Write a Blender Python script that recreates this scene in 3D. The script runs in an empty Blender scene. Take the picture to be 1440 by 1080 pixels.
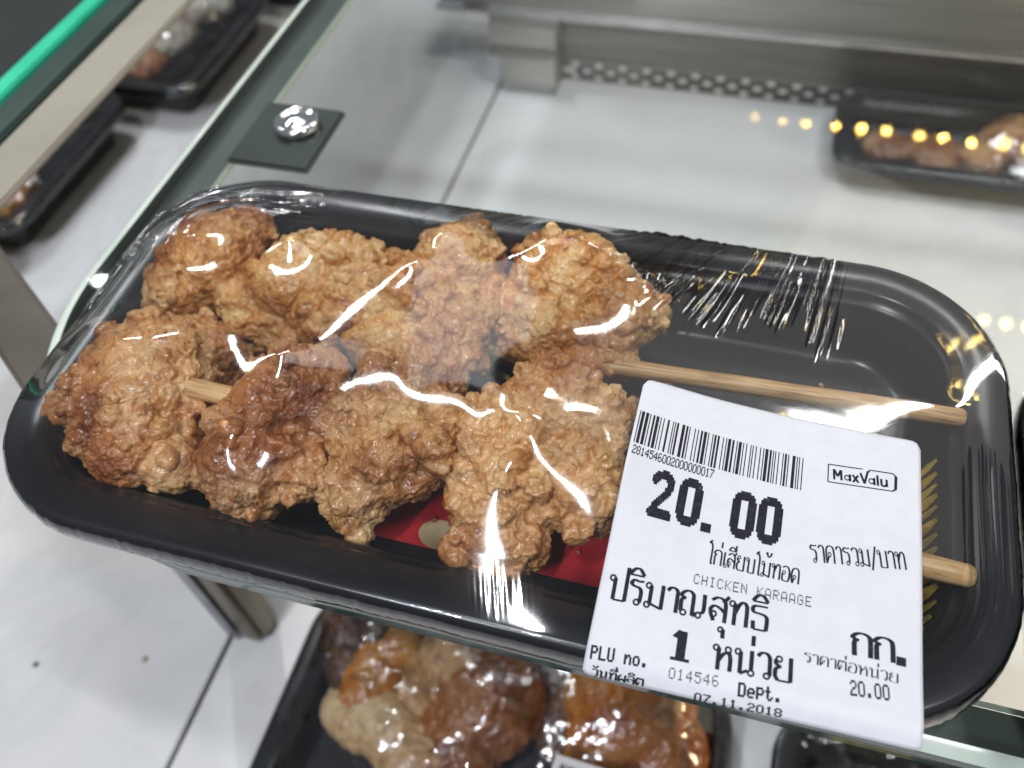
import bpy, bmesh, math, random
import numpy as np
from mathutils import Vector, Matrix, kdtree
random.seed(7); np.random.seed(7)
sc = bpy.context.scene
COL = sc.collection
PI = math.pi

# ------------------------------------------------------------------ camera
# world frame: z = 0 is the rim of the food tray, the glass top is 22 mm below, the marble deck 250 mm below
CAM = Vector((0.05140384, -0.12523363, 0.1733536))
RC = Matrix(((0.96005024, 0.27253048, -0.06348752), (0.17893455, -0.77232505, -0.60950508), (-0.21514171, 0.57379539, -0.79023597)))
FPX = 1230.43
cd = bpy.data.cameras.new("camera"); cam = bpy.data.objects.new("camera", cd); COL.objects.link(cam)
r, d, f = RC[0], RC[1], RC[2]
cam.matrix_world = Matrix(((r[0], -d[0], -f[0], CAM.x), (r[1], -d[1], -f[1], CAM.y), (r[2], -d[2], -f[2], CAM.z), (0, 0, 0, 1)))
cd.sensor_width = 36; cd.lens = FPX / 1440 * 36; cd.clip_start = 0.005; cd.clip_end = 50
cd.dof.use_dof = True; cd.dof.focus_distance = 0.196; cd.dof.aperture_fstop = 13
sc.camera = cam

# ------------------------------------------------------------------ world and lamps
w = bpy.data.worlds.new("World"); sc.world = w; w.use_nodes = True
w.node_tree.nodes["Background"].inputs[0].default_value = (0.86, 0.92, 1.0, 1)
w.node_tree.nodes["Background"].inputs[1].default_value = 0.20
sc.view_settings.view_transform = 'Standard'; sc.view_settings.look = 'None'
sc.view_settings.exposure = 0.15; sc.view_settings.gamma = 1

def area(name, loc, target, sx, sy, power, col, rz=0):
    l = bpy.data.lights.new(name, 'AREA'); l.shape = 'RECTANGLE'; l.size = sx; l.size_y = sy; l.energy = power; l.color = col
    o = bpy.data.objects.new(name, l); COL.objects.link(o); o.location = loc
    dirv = Vector(target) - Vector(loc)
    q = dirv.to_track_quat('-Z', 'Y'); o.rotation_euler = q.to_euler()
    if rz: o.rotation_euler = (q @ Matrix.Rotation(rz, 3, 'Z').to_quaternion()).to_euler()
    return o
# white tubes under the canopy of the case, running along the shelf
area("canopy_tube_lamp", (0.145, 0.44, 0.50), (0.05, 0.0, 0), 0.17, 0.016, 0.55, (1.0, 0.98, 0.96))
area("canopy_tube_lamp", (-0.34, 0.44, 0.50), (-0.05, 0.0, 0), 0.16, 0.010, 0.35, (1.0, 0.98, 0.96))
# ceiling tubes running front to back
area("ceiling_tube_lamp", (-0.16, -0.42, 1.30), (0, 0, 0), 0.010, 0.17, 4.5, (0.93, 0.96, 1.0))
area("ceiling_tube_lamp", (0.55, -0.1, 1.35), (0.05, 0, 0), 0.022, 0.42, 6.5, (0.93, 0.96, 1.0))
area("ceiling_tube_lamp", (-0.60, 0.75, 1.35), (-0.05, 0, 0), 0.022, 0.42, 6.5, (0.93, 0.96, 1.0))
area("ceiling_tube_lamp", (-0.35, -0.95, 1.1), (-0.1, 0, -0.15), 0.012, 0.30, 9.0, (0.84, 0.88, 1.0))
# soft panels up at the back: one for the pale canopy, one added
area("soft_panel_lamp", (0.47, 0.80, 0.85), (0.1, 0.0, 0), 0.75, 0.42, 0.6, (1.0, 0.97, 0.92))
area("soft_panel_lamp", (-0.24, 0.62, 0.80), (-0.1, 0.0, 0), 0.26, 0.24, 0.42, (0.95, 0.97, 1.0))  # added dim panel, there for its milky reflection in the film
# unseen lamps added to either side for glints on the film creases
area("glint_lamp", (0.43, 0.62, 0.44), (0.30, 0.40, 0), 0.016, 0.30, 0.6, (0.97, 1.0, 0.99))
area("glint_lamp", (-0.64, 0.47, 0.55), (-0.62, 0.47, 0), 0.014, 0.16, 0.5, (0.90, 1.0, 0.97))
# warm fill added out of view to the right to tint the marble
area("warm_fill_lamp", (0.52, 0.02, -0.06), (0.24, 0.02, -0.25), 0.10, 0.10, 1.3, (1.0, 0.78, 0.45))
# row of small warm spot bulbs high over the back of the case
for k in range(13):
    l = bpy.data.lights.new("warm_bulb_lamp", 'POINT'); l.energy = (0.006, 0.012, 0.022, 0.04, 0.055, 0.07, 0.06, 0.075, 0.07, 0.05, 0.07, 0.06, 0.05)[k]; l.shadow_soft_size = (0.0038, 0.0044, 0.0050, 0.0042)[k % 4]; l.color = (1.0, 0.60, 0.10)
    o = bpy.data.objects.new("warm_bulb_lamp", l); COL.objects.link(o); o.location = (0.048 + k * 0.0335 + 0.003 * math.sin(k * 2.3), 0.895 + 0.004 * math.sin(k * 3.1), 0.5)
for k in range(7):
    l = bpy.data.lights.new("warm_bulb_lamp", 'POINT'); l.energy = 0.02 + 0.006 * k; l.shadow_soft_size = 0.0042; l.color = (1.0, 0.68, 0.2)
    o = bpy.data.objects.new("warm_bulb_lamp", l); COL.objects.link(o); o.location = (0.318 + k * 0.021, 0.59, 0.5)

sc.render.engine = 'CYCLES'
sc.cycles.use_denoising = True
sc.cycles.max_bounces = 10; sc.cycles.transparent_max_bounces = 24; sc.cycles.transmission_bounces = 8
sc.cycles.caustics_reflective = False; sc.cycles.caustics_refractive = False
sc.cycles.sample_clamp_indirect = 4.0

# ------------------------------------------------------------------ helpers
def at(u, v, z):
    """point where the sight line of photo pixel (u, v) meets height z"""
    dv = Vector(((u - 720) / FPX, (v - 540) / FPX, 1)); dw = RC.transposed() @ dv
    return CAM + dw * ((z - CAM.z) / dw.z)
def obj(name, me, m=None, parent=None, smooth=False):
    if isinstance(me, bmesh.types.BMesh):
        b = me; me = bpy.data.meshes.new(name); b.normal_update(); b.to_mesh(me); b.free()
    if m is not None and not me.materials: me.materials.append(m)
    if smooth: me.polygons.foreach_set('use_smooth', [True] * len(me.polygons))
    o = bpy.data.objects.new(name, me); COL.objects.link(o)
    if parent: o.parent = parent
    return o
def tag(o, label=None, cat=None, group=None, kind=None):
    if label: o['label'] = label
    if cat: o['category'] = cat
    if group: o['group'] = group
    if kind: o['kind'] = kind
    return o
def thing(name, label, cat, group=None):
    o = bpy.data.objects.new(name, None); COL.objects.link(o); o.empty_display_size = 0.01
    return tag(o, label, cat, group)
def pymesh(name, V, F):
    me = bpy.data.meshes.new(name)
    me.from_pydata([tuple(v) for v in V], [], [tuple(q) for q in F]); me.update(); return me
def box(bm, x0, x1, y0, y1, z0, z1, bev=0.0):
    g = bmesh.ops.create_cube(bm, size=1)
    for v in g['verts']:
        v.co = Vector(((x0 + x1) / 2 + v.co.x * (x1 - x0), (y0 + y1) / 2 + v.co.y * (y1 - y0), (z0 + z1) / 2 + v.co.z * (z1 - z0)))
    if bev: bmesh.ops.bevel(bm, geom=list({e for v in g['verts'] for e in v.link_edges}), offset=bev, segments=2, affect='EDGES')
    return bm
def boxm(name, *a, m=None, parent=None, bev=0.0): return obj(name, box(bmesh.new(), *a, bev=bev), m, parent)

class N:
    def __init__(s, name):
        s.m = bpy.data.materials.new(name); s.m.use_nodes = True; s.t = s.m.node_tree; s.n = s.t.nodes
        s.p = s.n["Principled BSDF"]; s.out = s.n["Material Output"]
    def add(s, ty, **k):
        n = s.n.new(ty)
        for a, b in k.items():
            if a.startswith('i_'):
                key = a[2:].replace('_', ' '); n.inputs[key].default_value = b
            else: setattr(n, a, b)
        return n
    def l(s, a, b): s.t.links.new(a, b)
    def set(s, **k):
        for a, b in k.items(): s.p.inputs[a.replace('_', ' ')].default_value = b
        return s
    def noise(s, scale, detail=4, rough=0.55, vec=None, dist=0.0):
        n = s.add('ShaderNodeTexNoise'); n.inputs['Scale'].default_value = scale; n.inputs['Detail'].default_value = detail
        n.inputs['Roughness'].default_value = rough; n.inputs['Distortion'].default_value = dist
        s.l(vec if vec is not None else s.coord(), n.inputs['Vector']); return n.outputs['Fac']
    def coord(s):
        if not hasattr(s, '_c'): s._c = s.add('ShaderNodeTexCoord').outputs['Object']
        return s._c
    def ramp(s, fac, stops):
        n = s.add('ShaderNodeValToRGB'); e = n.color_ramp.elements
        while len(e) < len(stops): e.new(0.5)
        for q, (p, c) in zip(e, stops):
            q.position = p; q.color = (*c, 1) if len(c) == 3 else c
        s.l(fac, n.inputs['Fac']); return n.outputs['Color']
    def mix(s, fac, a, b, blend='MIX'):
        n = s.add('ShaderNodeMix', data_type='RGBA', blend_type=blend)
        for i, x in ((0, fac), (6, a), (7, b)):
            if hasattr(x, 'type') and not isinstance(x, (tuple, float)): s.l(x, n.inputs[i])
            else: n.inputs[i].default_value = x if i == 0 else (*x, 1)
        return n.outputs[2]
    def bump(s, h, strength, dist, prev=None):
        n = s.add('ShaderNodeBump'); n.inputs['Strength'].default_value = strength; n.inputs['Distance'].default_value = dist
        s.l(h, n.inputs['Height'])
        if prev: s.l(prev, n.inputs['Normal'])
        s.l(n.outputs[0], s.p.inputs['Normal']); return n.outputs[0]
    def base(s, c): s.l(c, s.p.inputs['Base Color']); return s

M = {}
# tray plastic
n = N('black_plastic').set(Roughness=0.24, IOR=1.5)
n.base(n.ramp(n.noise(40, 3), [(0.3, (0.010, 0.011, 0.013)), (0.8, (0.017, 0.018, 0.021))]))
n.l(n.ramp(n.noise(35, 3), [(0.3, (0.20,) * 3), (0.8, (0.32,) * 3)]), n.p.inputs['Roughness'])
n.bump(n.noise(900, 2), 0.04, 0.0001); M['plastic'] = n.m
# gold foil print
n = N('gold_foil').set(Metallic=0.6, Roughness=0.3)
n.base(n.ramp(n.noise(300, 3), [(0.3, (0.80, 0.52, 0.05)), (0.7, (1.0, 0.80, 0.18))]))
n.bump(n.noise(700, 3), 0.5, 0.0004); M['gold'] = n.m
n = N('red_print').set(Roughness=0.28)
n.base(n.ramp(n.noise(60, 4), [(0.35, (0.36, 0.012, 0.020)), (0.7, (0.60, 0.035, 0.045))])); M['red'] = n.m
n = N('cream_print').set(Roughness=0.3); n.base(n.ramp(n.noise(90, 3), [(0.3, (0.34, 0.25, 0.12)), (0.7, (0.5, 0.4, 0.22))])); M['cream'] = n.m
# bamboo
n = N('bamboo').set(Roughness=0.45)
mp = n.add('ShaderNodeMapping'); mp.inputs['Scale'].default_value = (0.06, 1, 1); n.l(n.coord(), mp.inputs['Vector'])
n.base(n.ramp(n.noise(1500, 4, vec=mp.outputs[0]), [(0.30, (0.30, 0.15, 0.05)), (0.50, (0.66, 0.40, 0.17)), (0.7, (0.80, 0.56, 0.29))]))
n.bump(n.noise(1800, 2, vec=mp.outputs[0]), 0.25, 0.0003); M['bamboo'] = n.m

def crust(name, dark, mid, pale, scale=1.0, rough=0.40, coat=0.5):
    n = N(name).set(Roughness=rough, Subsurface_Weight=0.35, Subsurface_Scale=0.0035)
    n.p.inputs['Subsurface Radius'].default_value = (1.0, 0.45, 0.2)
    n.p.inputs['Coat Weight'].default_value = coat; n.p.inputs['Coat Roughness'].default_value = 0.14
    a = n.noise(75 * scale, 5, 0.62); b = n.noise(330 * scale, 4, 0.6, dist=0.6); c = n.noise(28 * scale, 2, 0.5)
    base = n.ramp(a, [(0.37, dark), (0.46, mid), (0.57, pale)])
    fine = n.ramp(b, [(0.33, tuple(x * 0.7 for x in dark)), (0.48, mid), (0.66, pale)])
    col = n.mix(0.45, base, fine)
    at_ = n.add('ShaderNodeAttribute', attribute_name='crumb')
    pal = tuple(min(0.9, x * 1.12 + 0.05) for x in pale)
    col = n.mix(n.ramp(at_.outputs['Fac'], [(0.35, (0,) * 3), (1.0, (0.85,) * 3)]), col, n.mix(b, mid, pal))
    flour = n.noise(58 * scale, 4, 0.6, dist=0.8)
    col = n.mix(n.ramp(flour, [(0.54, (0,) * 3), (0.64, (0.5,) * 3)]), col, tuple(min(0.92, x * y) for x, y in zip(pale, (1.02, 1.08, 1.28))))
    tone = n.ramp(c, [(0.36, (0.62, 0.46, 0.38)), (0.60, (1.0, 1.0, 1.0))])
    col = n.mix(1.0, col, tone, 'MULTIPLY')
    n.base(col)
    n.l(n.ramp(n.noise(200 * scale, 3), [(0.35, (rough - 0.16,) * 3), (0.7, (rough + 0.2,) * 3)]), n.p.inputs['Roughness'])
    q = n.bump(n.noise(620 * scale, 4, 0.65), 0.8, 0.0009)
    v = n.add('ShaderNodeTexVoronoi'); v.inputs['Scale'].default_value = 900 * scale; n.l(n.coord(), v.inputs['Vector'])
    n.bump(v.outputs['Distance'], 0.28, 0.0005, q)
    return n.m
M['crust'] = crust('fried_crust', (0.17, 0.038, 0.006), (0.58, 0.235, 0.050), (0.88, 0.56, 0.25))
M['crust_gold'] = crust('golden_crust', (0.28, 0.060, 0.006), (0.72, 0.310, 0.055), (0.92, 0.62, 0.27))
M['crust_pale'] = crust('pale_crust', (0.24, 0.075, 0.014), (0.62, 0.30, 0.080), (0.88, 0.60, 0.29))
M['glaze'] = crust('glazed_meat', (0.13, 0.035, 0.012), (0.42, 0.15, 0.035), (0.66, 0.40, 0.18), 0.4, 0.3, 0.5)
M['glaze_orange'] = crust('orange_glazed_meat', (0.30, 0.075, 0.010), (0.62, 0.23, 0.030), (0.74, 0.42, 0.12), 0.35, 0.3, 0.5)
M['pale_meat'] = crust('pale_meat', (0.44, 0.22, 0.08), (0.68, 0.44, 0.20), (0.82, 0.62, 0.36), 0.6, 0.4, 0.3)
M['char'] = crust('charred_skin', (0.03, 0.015, 0.012), (0.09, 0.045, 0.035), (0.2, 0.1, 0.06), 0.7, 0.3, 0.5)
M['rice'] = crust('pale_rice', (0.42, 0.40, 0.30), (0.60, 0.58, 0.47), (0.72, 0.71, 0.62), 1.4, 0.5, 0.1)

def clearfilm(name, ior, rough, tint=(1, 1, 1), boost=1.0, bumps=None, add=0.0):
    n = N(name); n.n.remove(n.p)
    tr = n.add('ShaderNodeBsdfTransparent'); tr.inputs[0].default_value = (*tint, 1)
    gl = n.add('ShaderNodeBsdfGlossy'); gl.inputs['Roughness'].default_value = rough
    fr = n.add('ShaderNodeFresnel'); fr.inputs['IOR'].default_value = ior
    ml = n.add('ShaderNodeMath', operation='MULTIPLY_ADD'); ml.inputs[1].default_value = boost; ml.inputs[2].default_value = add; ml.use_clamp = True
    n.l(fr.outputs[0], ml.inputs[0])
    mx = n.add('ShaderNodeMixShader'); n.l(ml.outputs[0], mx.inputs[0]); n.l(tr.outputs[0], mx.inputs[1]); n.l(gl.outputs[0], mx.inputs[2])
    n.l(mx.outputs[0], n.out.inputs['Surface'])
    if bumps:
        prev = None
        for sc_, st, di in bumps:
            b = n.add('ShaderNodeBump'); b.inputs['Strength'].default_value = st; b.inputs['Distance'].default_value = di
            n.l(n.noise(sc_, 3), b.inputs['Height'])
            if prev: n.l(prev, b.inputs['Normal'])
            prev = b.outputs[0]
        n.l(prev, gl.inputs['Normal']); n.l(prev, fr.inputs['Normal'])
    return n.m
M['film'] = clearfilm('cling_film', 1.5, 0.05, (0.985, 0.985, 0.985), 1.25, [(45, 0.12, 0.0005)], 0.015)
M['film_far'] = clearfilm('cling_film_far', 1.5, 0.08, (0.98, 0.98, 0.98), 1.4, [(120, 0.5, 0.001)], 0.02)
M['glass'] = clearfilm('clear_glass', 1.52, 0.028, (0.93, 0.965, 0.945), 1.6, [(14, 0.06, 0.002)], 0.02)
n = N('glass_edge_green').set(Roughness=0.12, IOR=1.52)
n.base(n.ramp(n.noise(25, 3), [(0.3, (0.040, 0.066, 0.055)), (0.7, (0.085, 0.12, 0.10))])); M['glass_edge'] = n.m
n = N('grey_green_border').set(Roughness=0.35)
n.base(n.ramp(n.noise(18, 4), [(0.3, (0.085, 0.11, 0.095)), (0.7, (0.15, 0.18, 0.155))])); M['border'] = n.m
n = N('glass_arris').set(Roughness=0.2)
n.base(n.ramp(n.noise(40, 3), [(0.3, (0.50, 0.57, 0.48)), (0.75, (0.72, 0.78, 0.68))])); M['arris'] = n.m
n = N('glass_edge_painted_glow').set(Roughness=0.3); n.base(n.ramp(n.noise(20, 2), [(0.3, (0.02, 0.44, 0.25)), (0.7, (0.05, 0.60, 0.36))])); M['edge_glow'] = n.m  # glow of the lit edge is put into the green base colour
n = N('dark_liner').set(Roughness=0.6); n.base(n.ramp(n.noise(20, 3), [(0.3, (0.002, 0.004, 0.004)), (0.7, (0.006, 0.011, 0.010))])); M['liner'] = n.m
n = N('green_black_frame').set(Roughness=0.45); n.base(n.ramp(n.noise(14, 4), [(0.3, (0.010, 0.026, 0.020)), (0.7, (0.030, 0.055, 0.045))])); M['green_frame'] = n.m
n = N('beige_strip').set(Roughness=0.5); n.base(n.ramp(n.noise(12, 4), [(0.3, (0.24, 0.21, 0.16)), (0.7, (0.33, 0.30, 0.24))])); M['beige'] = n.m
# marble
n = N('white_marble').set(Roughness=0.34)
a = n.noise(7, 6, 0.6, dist=1.6); b = n.noise(2.2, 4, 0.5, dist=0.8)
vein = n.ramp(a, [(0.40, (0.78, 0.78, 0.79)), (0.52, (0.66, 0.67, 0.68)), (0.60, (0.78, 0.78, 0.78))])
warm = n.ramp(n.noise(3.1, 3, 0.5, dist=0.5), [(0.42, (1.0, 1.0, 1.0)), (0.66, (1.0, 0.97, 0.91))])  # beige clouds of the stone, also in place of warm light on the deck
grime = n.ramp(n.noise(38, 5, 0.7), [(0.30, (0.94, 0.93, 0.92)), (0.45, (1.0, 1.0, 1.0))])
n.base(n.mix(1.0, n.mix(1.0, n.mix(n.ramp(b, [(0.35, (0,) * 3), (0.65, (0.75,) * 3)]), (0.78, 0.78, 0.79), vein), warm, 'MULTIPLY'), grime, 'MULTIPLY'))
M['marble'] = n.m
n = N('dark_grout').set(Roughness=0.8); n.base(n.ramp(n.noise(60, 3), [(0.3, (0.05, 0.045, 0.04)), (0.7, (0.10, 0.09, 0.08))])); M['grout'] = n.m
# steel
def steel(name, c0, c1, rough, stretch=(0.03, 1, 1)):
    n = N(name).set(Metallic=1.0, Roughness=rough)
    mp = n.add('ShaderNodeMapping'); mp.inputs['Scale'].default_value = stretch; n.l(n.coord(), mp.inputs['Vector'])
    n.base(n.ramp(n.noise(500, 5, 0.6, vec=mp.outputs[0]), [(0.3, c0), (0.7, c1)]))
    n.l(n.ramp(n.noise(260, 3, vec=mp.outputs[0]), [(0.3, (rough - 0.07,) * 3), (0.7, (rough + 0.08,) * 3)]), n.p.inputs['Roughness'])
    n.bump(n.noise(900, 3, vec=mp.outputs[0]), 0.12, 0.0003); return n.m
M['steel'] = steel('brushed_steel', (0.33, 0.32, 0.29), (0.46, 0.45, 0.42), 0.36)
M['steel_dark'] = steel('dull_steel', (0.16, 0.155, 0.14), (0.26, 0.25, 0.22), 0.42)
M['steel_wall'] = steel('wall_steel', (0.11, 0.10, 0.09), (0.19, 0.18, 0.155), 0.34, (0.02, 1, 1))
n = N('brown_grey_paint').set(Roughness=0.4, Metallic=0.3); n.base(n.ramp(n.noise(40, 3), [(0.3, (0.085, 0.07, 0.052)), (0.7, (0.12, 0.10, 0.078))])); M['arm'] = n.m
M['post'] = steel('post_steel', (0.17, 0.15, 0.115), (0.27, 0.24, 0.19), 0.42, (1, 1, 0.03))
n = N('post_edge_grey').set(Metallic=0.7, Roughness=0.4); n.base(n.ramp(n.noise(90, 3), [(0.3, (0.26, 0.26, 0.28)), (0.7, (0.36, 0.36, 0.38))])); M['post_edge'] = n.m
n = N('dark_bronze').set(Roughness=0.5, Metallic=0.3); n.base(n.ramp(n.noise(60, 3), [(0.3, (0.025, 0.022, 0.02)), (0.7, (0.05, 0.045, 0.04))])); M['bronze'] = n.m
n = N('chrome').set(Metallic=1.0, Roughness=0.09); n.base(n.ramp(n.noise(60, 2), [(0.3, (0.75,) * 3), (0.7, (0.9,) * 3)])); M['chrome'] = n.m
n = N('clamp_green').set(Roughness=0.5); n.base(n.ramp(n.noise(30, 3), [(0.3, (0.030, 0.042, 0.032)), (0.7, (0.050, 0.065, 0.050))])); M['clamp'] = n.m
# label
n = N('label_paper').set(Roughness=0.45); n.p.inputs['Subsurface Weight'].default_value = 0.0
n.base(n.ramp(n.noise(220, 3), [(0.3, (0.545, 0.542, 0.562)), (0.7, (0.58, 0.577, 0.595))])); n.bump(n.noise(90, 2), 0.12, 0.0006); M['paper'] = n.m
n = N('thermal_ink').set(Roughness=0.7); n.p.inputs['Specular IOR Level'].default_value = 0.15; n.base(n.ramp(n.noise(900, 3), [(0.3, (0.010, 0.010, 0.014)), (0.60, (0.018, 0.018, 0.024)), (0.8, (0.06, 0.06, 0.07))])); M['ink'] = n.m

# vectorised noise
def _h(ix, iy, iz, s):
    h = (ix * 374761393 + iy * 668265263 + iz * 2147483647 + s * 1274126177) & 0xffffffff
    h = ((h ^ (h >> 13)) * 1103515245) & 0xffffffff
    h = ((h ^ (h >> 16)) * 2654435761) & 0xffffffff
    return ((h ^ (h >> 15)) & 0xffffff) / float(0xffffff)
def vnoise(P, s=0):
    i = np.floor(P).astype(np.int64); f_ = P - i; f_ = f_ * f_ * (3 - 2 * f_); o = 0
    for dx in (0, 1):
        for dy in (0, 1):
            for dz in (0, 1):
                wgt = (f_[:, 0] if dx else 1 - f_[:, 0]) * (f_[:, 1] if dy else 1 - f_[:, 1]) * (f_[:, 2] if dz else 1 - f_[:, 2])
                o = o + wgt * _h(i[:, 0] + dx, i[:, 1] + dy, i[:, 2] + dz, s)
    return o * 2 - 1
def fbm(P, oct=4, s=0, g=0.5):
    o = 0; a = 1; t = 0
    for k in range(oct): o = o + a * vnoise(P * (2 ** k) + 17.3 * k, s + k); t += a; a *= g
    return o / t
def worley(P, s=0, ids=False):
    i = np.floor(P).astype(np.int64); best = np.full(len(P), 9.0); val = np.zeros(len(P))
    for dx in (-1, 0, 1):
        for dy in (-1, 0, 1):
            for dz in (-1, 0, 1):
                c = i + np.array([dx, dy, dz])
                pt = c + np.stack([_h(c[:, 0], c[:, 1], c[:, 2], s + q) for q in range(3)], 1)
                d2 = ((P - pt) ** 2).sum(1)
                if ids: val = np.where(d2 < best, _h(c[:, 0], c[:, 1], c[:, 2], s + 9), val)
                best = np.minimum(best, d2)
    return (np.sqrt(best), val) if ids else np.sqrt(best)

# ------------------------------------------------------------------ the setting: marble deck in two slabs with a dark joint
ZD = -0.250
deck = tag(obj('marble_deck', box(bmesh.new(), -1.2, 1.2, -0.55, 1.16, ZD - 0.05, ZD - 0.006), M['grout']), kind='structure')
for (x0, x1, y1_) in ((-1.2, -0.1612, 1.15), (-0.1585, 1.2, 0.513)):
    boxm('marble_slab', x0, x1, -0.55, y1_, ZD - 0.0055, ZD, m=M['marble'], parent=deck, bev=0.0006)

# steel back panel with perforated air strip
back = thing('steel_back_panel', 'brushed steel back of the display case with a perforated strip along its foot', 'steel panel')
YB = 0.500
def perforated(x0, x1, z0, z1, y, pitch, rad):
    V = []; F = []
    ncol = int((x1 - x0) / pitch); rows = 3
    ph = (z1 - z0) / rows
    for j in range(rows):
        off = 0.5 * pitch if j % 2 else 0
        for i in range(ncol):
            cx = x0 + off + (i + 0.5) * pitch; cz = z0 + (j + 0.5) * ph; b = len(V)
            K = 12
            for k in range(K):
                a = 2 * PI * k / K + PI / K
                c, s = math.cos(a), math.sin(a); q = max(abs(c) / (pitch / 2), abs(s) / (ph / 2))
                V.append((cx + c / q, y, cz + s / q)); V.append((cx + c * rad, y, cz + s * rad * 0.68)); V.append((cx + c * rad, y + 0.0005, cz + s * rad * 0.68))
            for k in range(K):
                k2 = (k + 1) % K
                F.append((b + 3 * k, b + 3 * k2, b + 3 * k2 + 1, b + 3 * k + 1)); F.append((b + 3 * k + 1, b + 3 * k2 + 1, b + 3 * k2 + 2, b + 3 * k + 2))
    return V, F
V, F = perforated(-0.109, 0.62, ZD + 0.001, ZD + 0.0178, YB, 0.0195, 0.0036)
obj('perforated_strip', pymesh('perforated_strip', V, F), M['bronze'], back)
boxm('back_sheet', -0.170, 0.90, YB + 0.0005, YB + 0.004, ZD + 0.0181, -0.1935, m=M['steel_wall'], parent=back)
boxm('ledge_lip', -0.212, 0.90, YB - 0.009, YB + 0.004, -0.1932, -0.1910, m=M['chrome'], parent=back, bev=0.001)
boxm('ledge', -0.212, 0.90, YB + 0.0045, YB + 0.05, -0.1932, -0.1910, m=M['steel'], parent=back)
boxm('ledge_lip', -0.06, 0.90, YB + 0.0505, YB + 0.054, -0.1932, -0.166, m=M['steel'], parent=back, bev=0.001)
boxm('upper_sheet', -0.212, 0.90, YB + 0.055, YB + 0.058, -0.1932, 0.25, m=M['steel_dark'], parent=back)
tag(boxm('added_hole_backing', -0.1085, 0.90, YB + 0.0007, YB + 0.003, ZD + 0.0005, ZD + 0.0178, m=M['marble']),
    'pale board added to brighten the holes of the perforated strip', 'board')  # white backing added so that the holes read as lit
br = thing('steel_bracket', 'grey steel corner bracket standing on the marble at the left end of the perforated strip', 'bracket')
boxm('bracket_block', -0.164, -0.1095, 0.477, 0.4985, -0.2130, -0.1940, m=M['steel'], parent=br, bev=0.001)
boxm('bracket_lip', -0.1635, -0.1125, 0.4735, 0.4768, -0.2180, -0.2115, m=M['steel_dark'], parent=br, bev=0.0006)
boxm('bracket_foot', -0.156, -0.1100, 0.475, 0.4985, ZD + 0.0005, -0.2132, m=M['steel'], parent=br, bev=0.001)
post = thing('support_post', 'dull brown grey steel post rising from the marble joint left of the glass shelf', 'post')
bm = bmesh.new(); box(bm, -0.1535, -0.1395, -0.0070, 0.0100, ZD + 0.0005, -0.038, bev=0.003); obj('post_tube', bm, M['post'], post)
boxm('post_strip', -0.1605, -0.1537, -0.0080, 0.0095, ZD + 0.0005, -0.038, m=M['post_edge'], parent=post, bev=0.0005)
bm = bmesh.new(); box(bm, -0.075, 0.011, -0.0100, 0.0100, -0.006, 0.006, bev=0.0015)
arm = obj('support_arm', bm, M['arm'], post); arm.location = (-0.1520, -0.0010, -0.0385); arm.rotation_euler.z = math.radians(-33)

# ------------------------------------------------------------------ glass shelf
def rrect(x0, x1, y0, y1, radii, seg=14):
    """outline, radii for corners (x1,y1),(x0,y1),(x0,y0),(x1,y0)"""
    out = []
    for (cx, cy, rr, a0) in ((x1, y1, radii[0], 0), (x0, y1, radii[1], PI / 2), (x0, y0, radii[2], PI), (x1, y0, radii[3], 1.5 * PI)):
        sx = -1 if cx == x1 else 1; sy = -1 if cy == y1 else 1
        for k in range(seg + 1):
            a = a0 + PI / 2 * k / seg
            out.append((cx + sx * rr + rr * math.cos(a), cy + sy * rr + rr * math.sin(a)))
    return out
ZG = -0.0222
shelf = thing('glass_shelf', 'clear glass shelf with rounded green edge that carries the fried chicken pack', 'glass shelf')
OUT = rrect(-0.1515, 0.62, -0.0565, 0.300, (0.002, 0.03, 0.088, 0.002), 24)
def sheet(name, pts, z, m, parent): 
    bm = bmesh.new(); bm.faces.new([bm.verts.new((x, y, z)) for x, y in pts]); return obj(name, bm, m, parent)
def inset(x0, x1, y0, y1, rad, dd, seg=24): return rrect(x0 + dd, x1 - dd, y0 + dd, y1 - dd, tuple(max(q - dd, 0.0006) for q in rad), seg)
GP = (-0.1515, 0.62, -0.0565, 0.300, (0.002, 0.03, 0.088, 0.002))
sheet('glass_pane', inset(*GP, 0.0036), ZG, M['glass'], shelf)
def loft(name, rings, m, parent, smooth=True, close=False):
    V = []; F = []; n_ = len(rings[0][0])
    for pts, z in rings: V += [(x, y, z) for x, y in pts]
    for k in range(len(rings) - 1):
        for i in range(n_):
            j = (i + 1) % n_; F.append((k * n_ + i, k * n_ + j, (k + 1) * n_ + j, (k + 1) * n_ + i))
    if close: F.append(tuple((len(rings) - 1) * n_ + i for i in range(n_)))
    return obj(name, pymesh(name, V, F), m, parent, smooth)
loft('ground_arris', [(inset(*GP, 0.0036), ZG), (inset(*GP, 0.0014), ZG - 0.0003), (inset(*GP, 0.0002), ZG - 0.0012)], M['arris'], shelf)
loft('glass_edge', [(inset(*GP, 0.0002), ZG - 0.0012), (inset(*GP, 0.0), ZG - 0.003), (inset(*GP, 0.0), ZG - 0.0075), (inset(*GP, 0.001), ZG - 0.0085)], M['glass_edge'], shelf)
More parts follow.
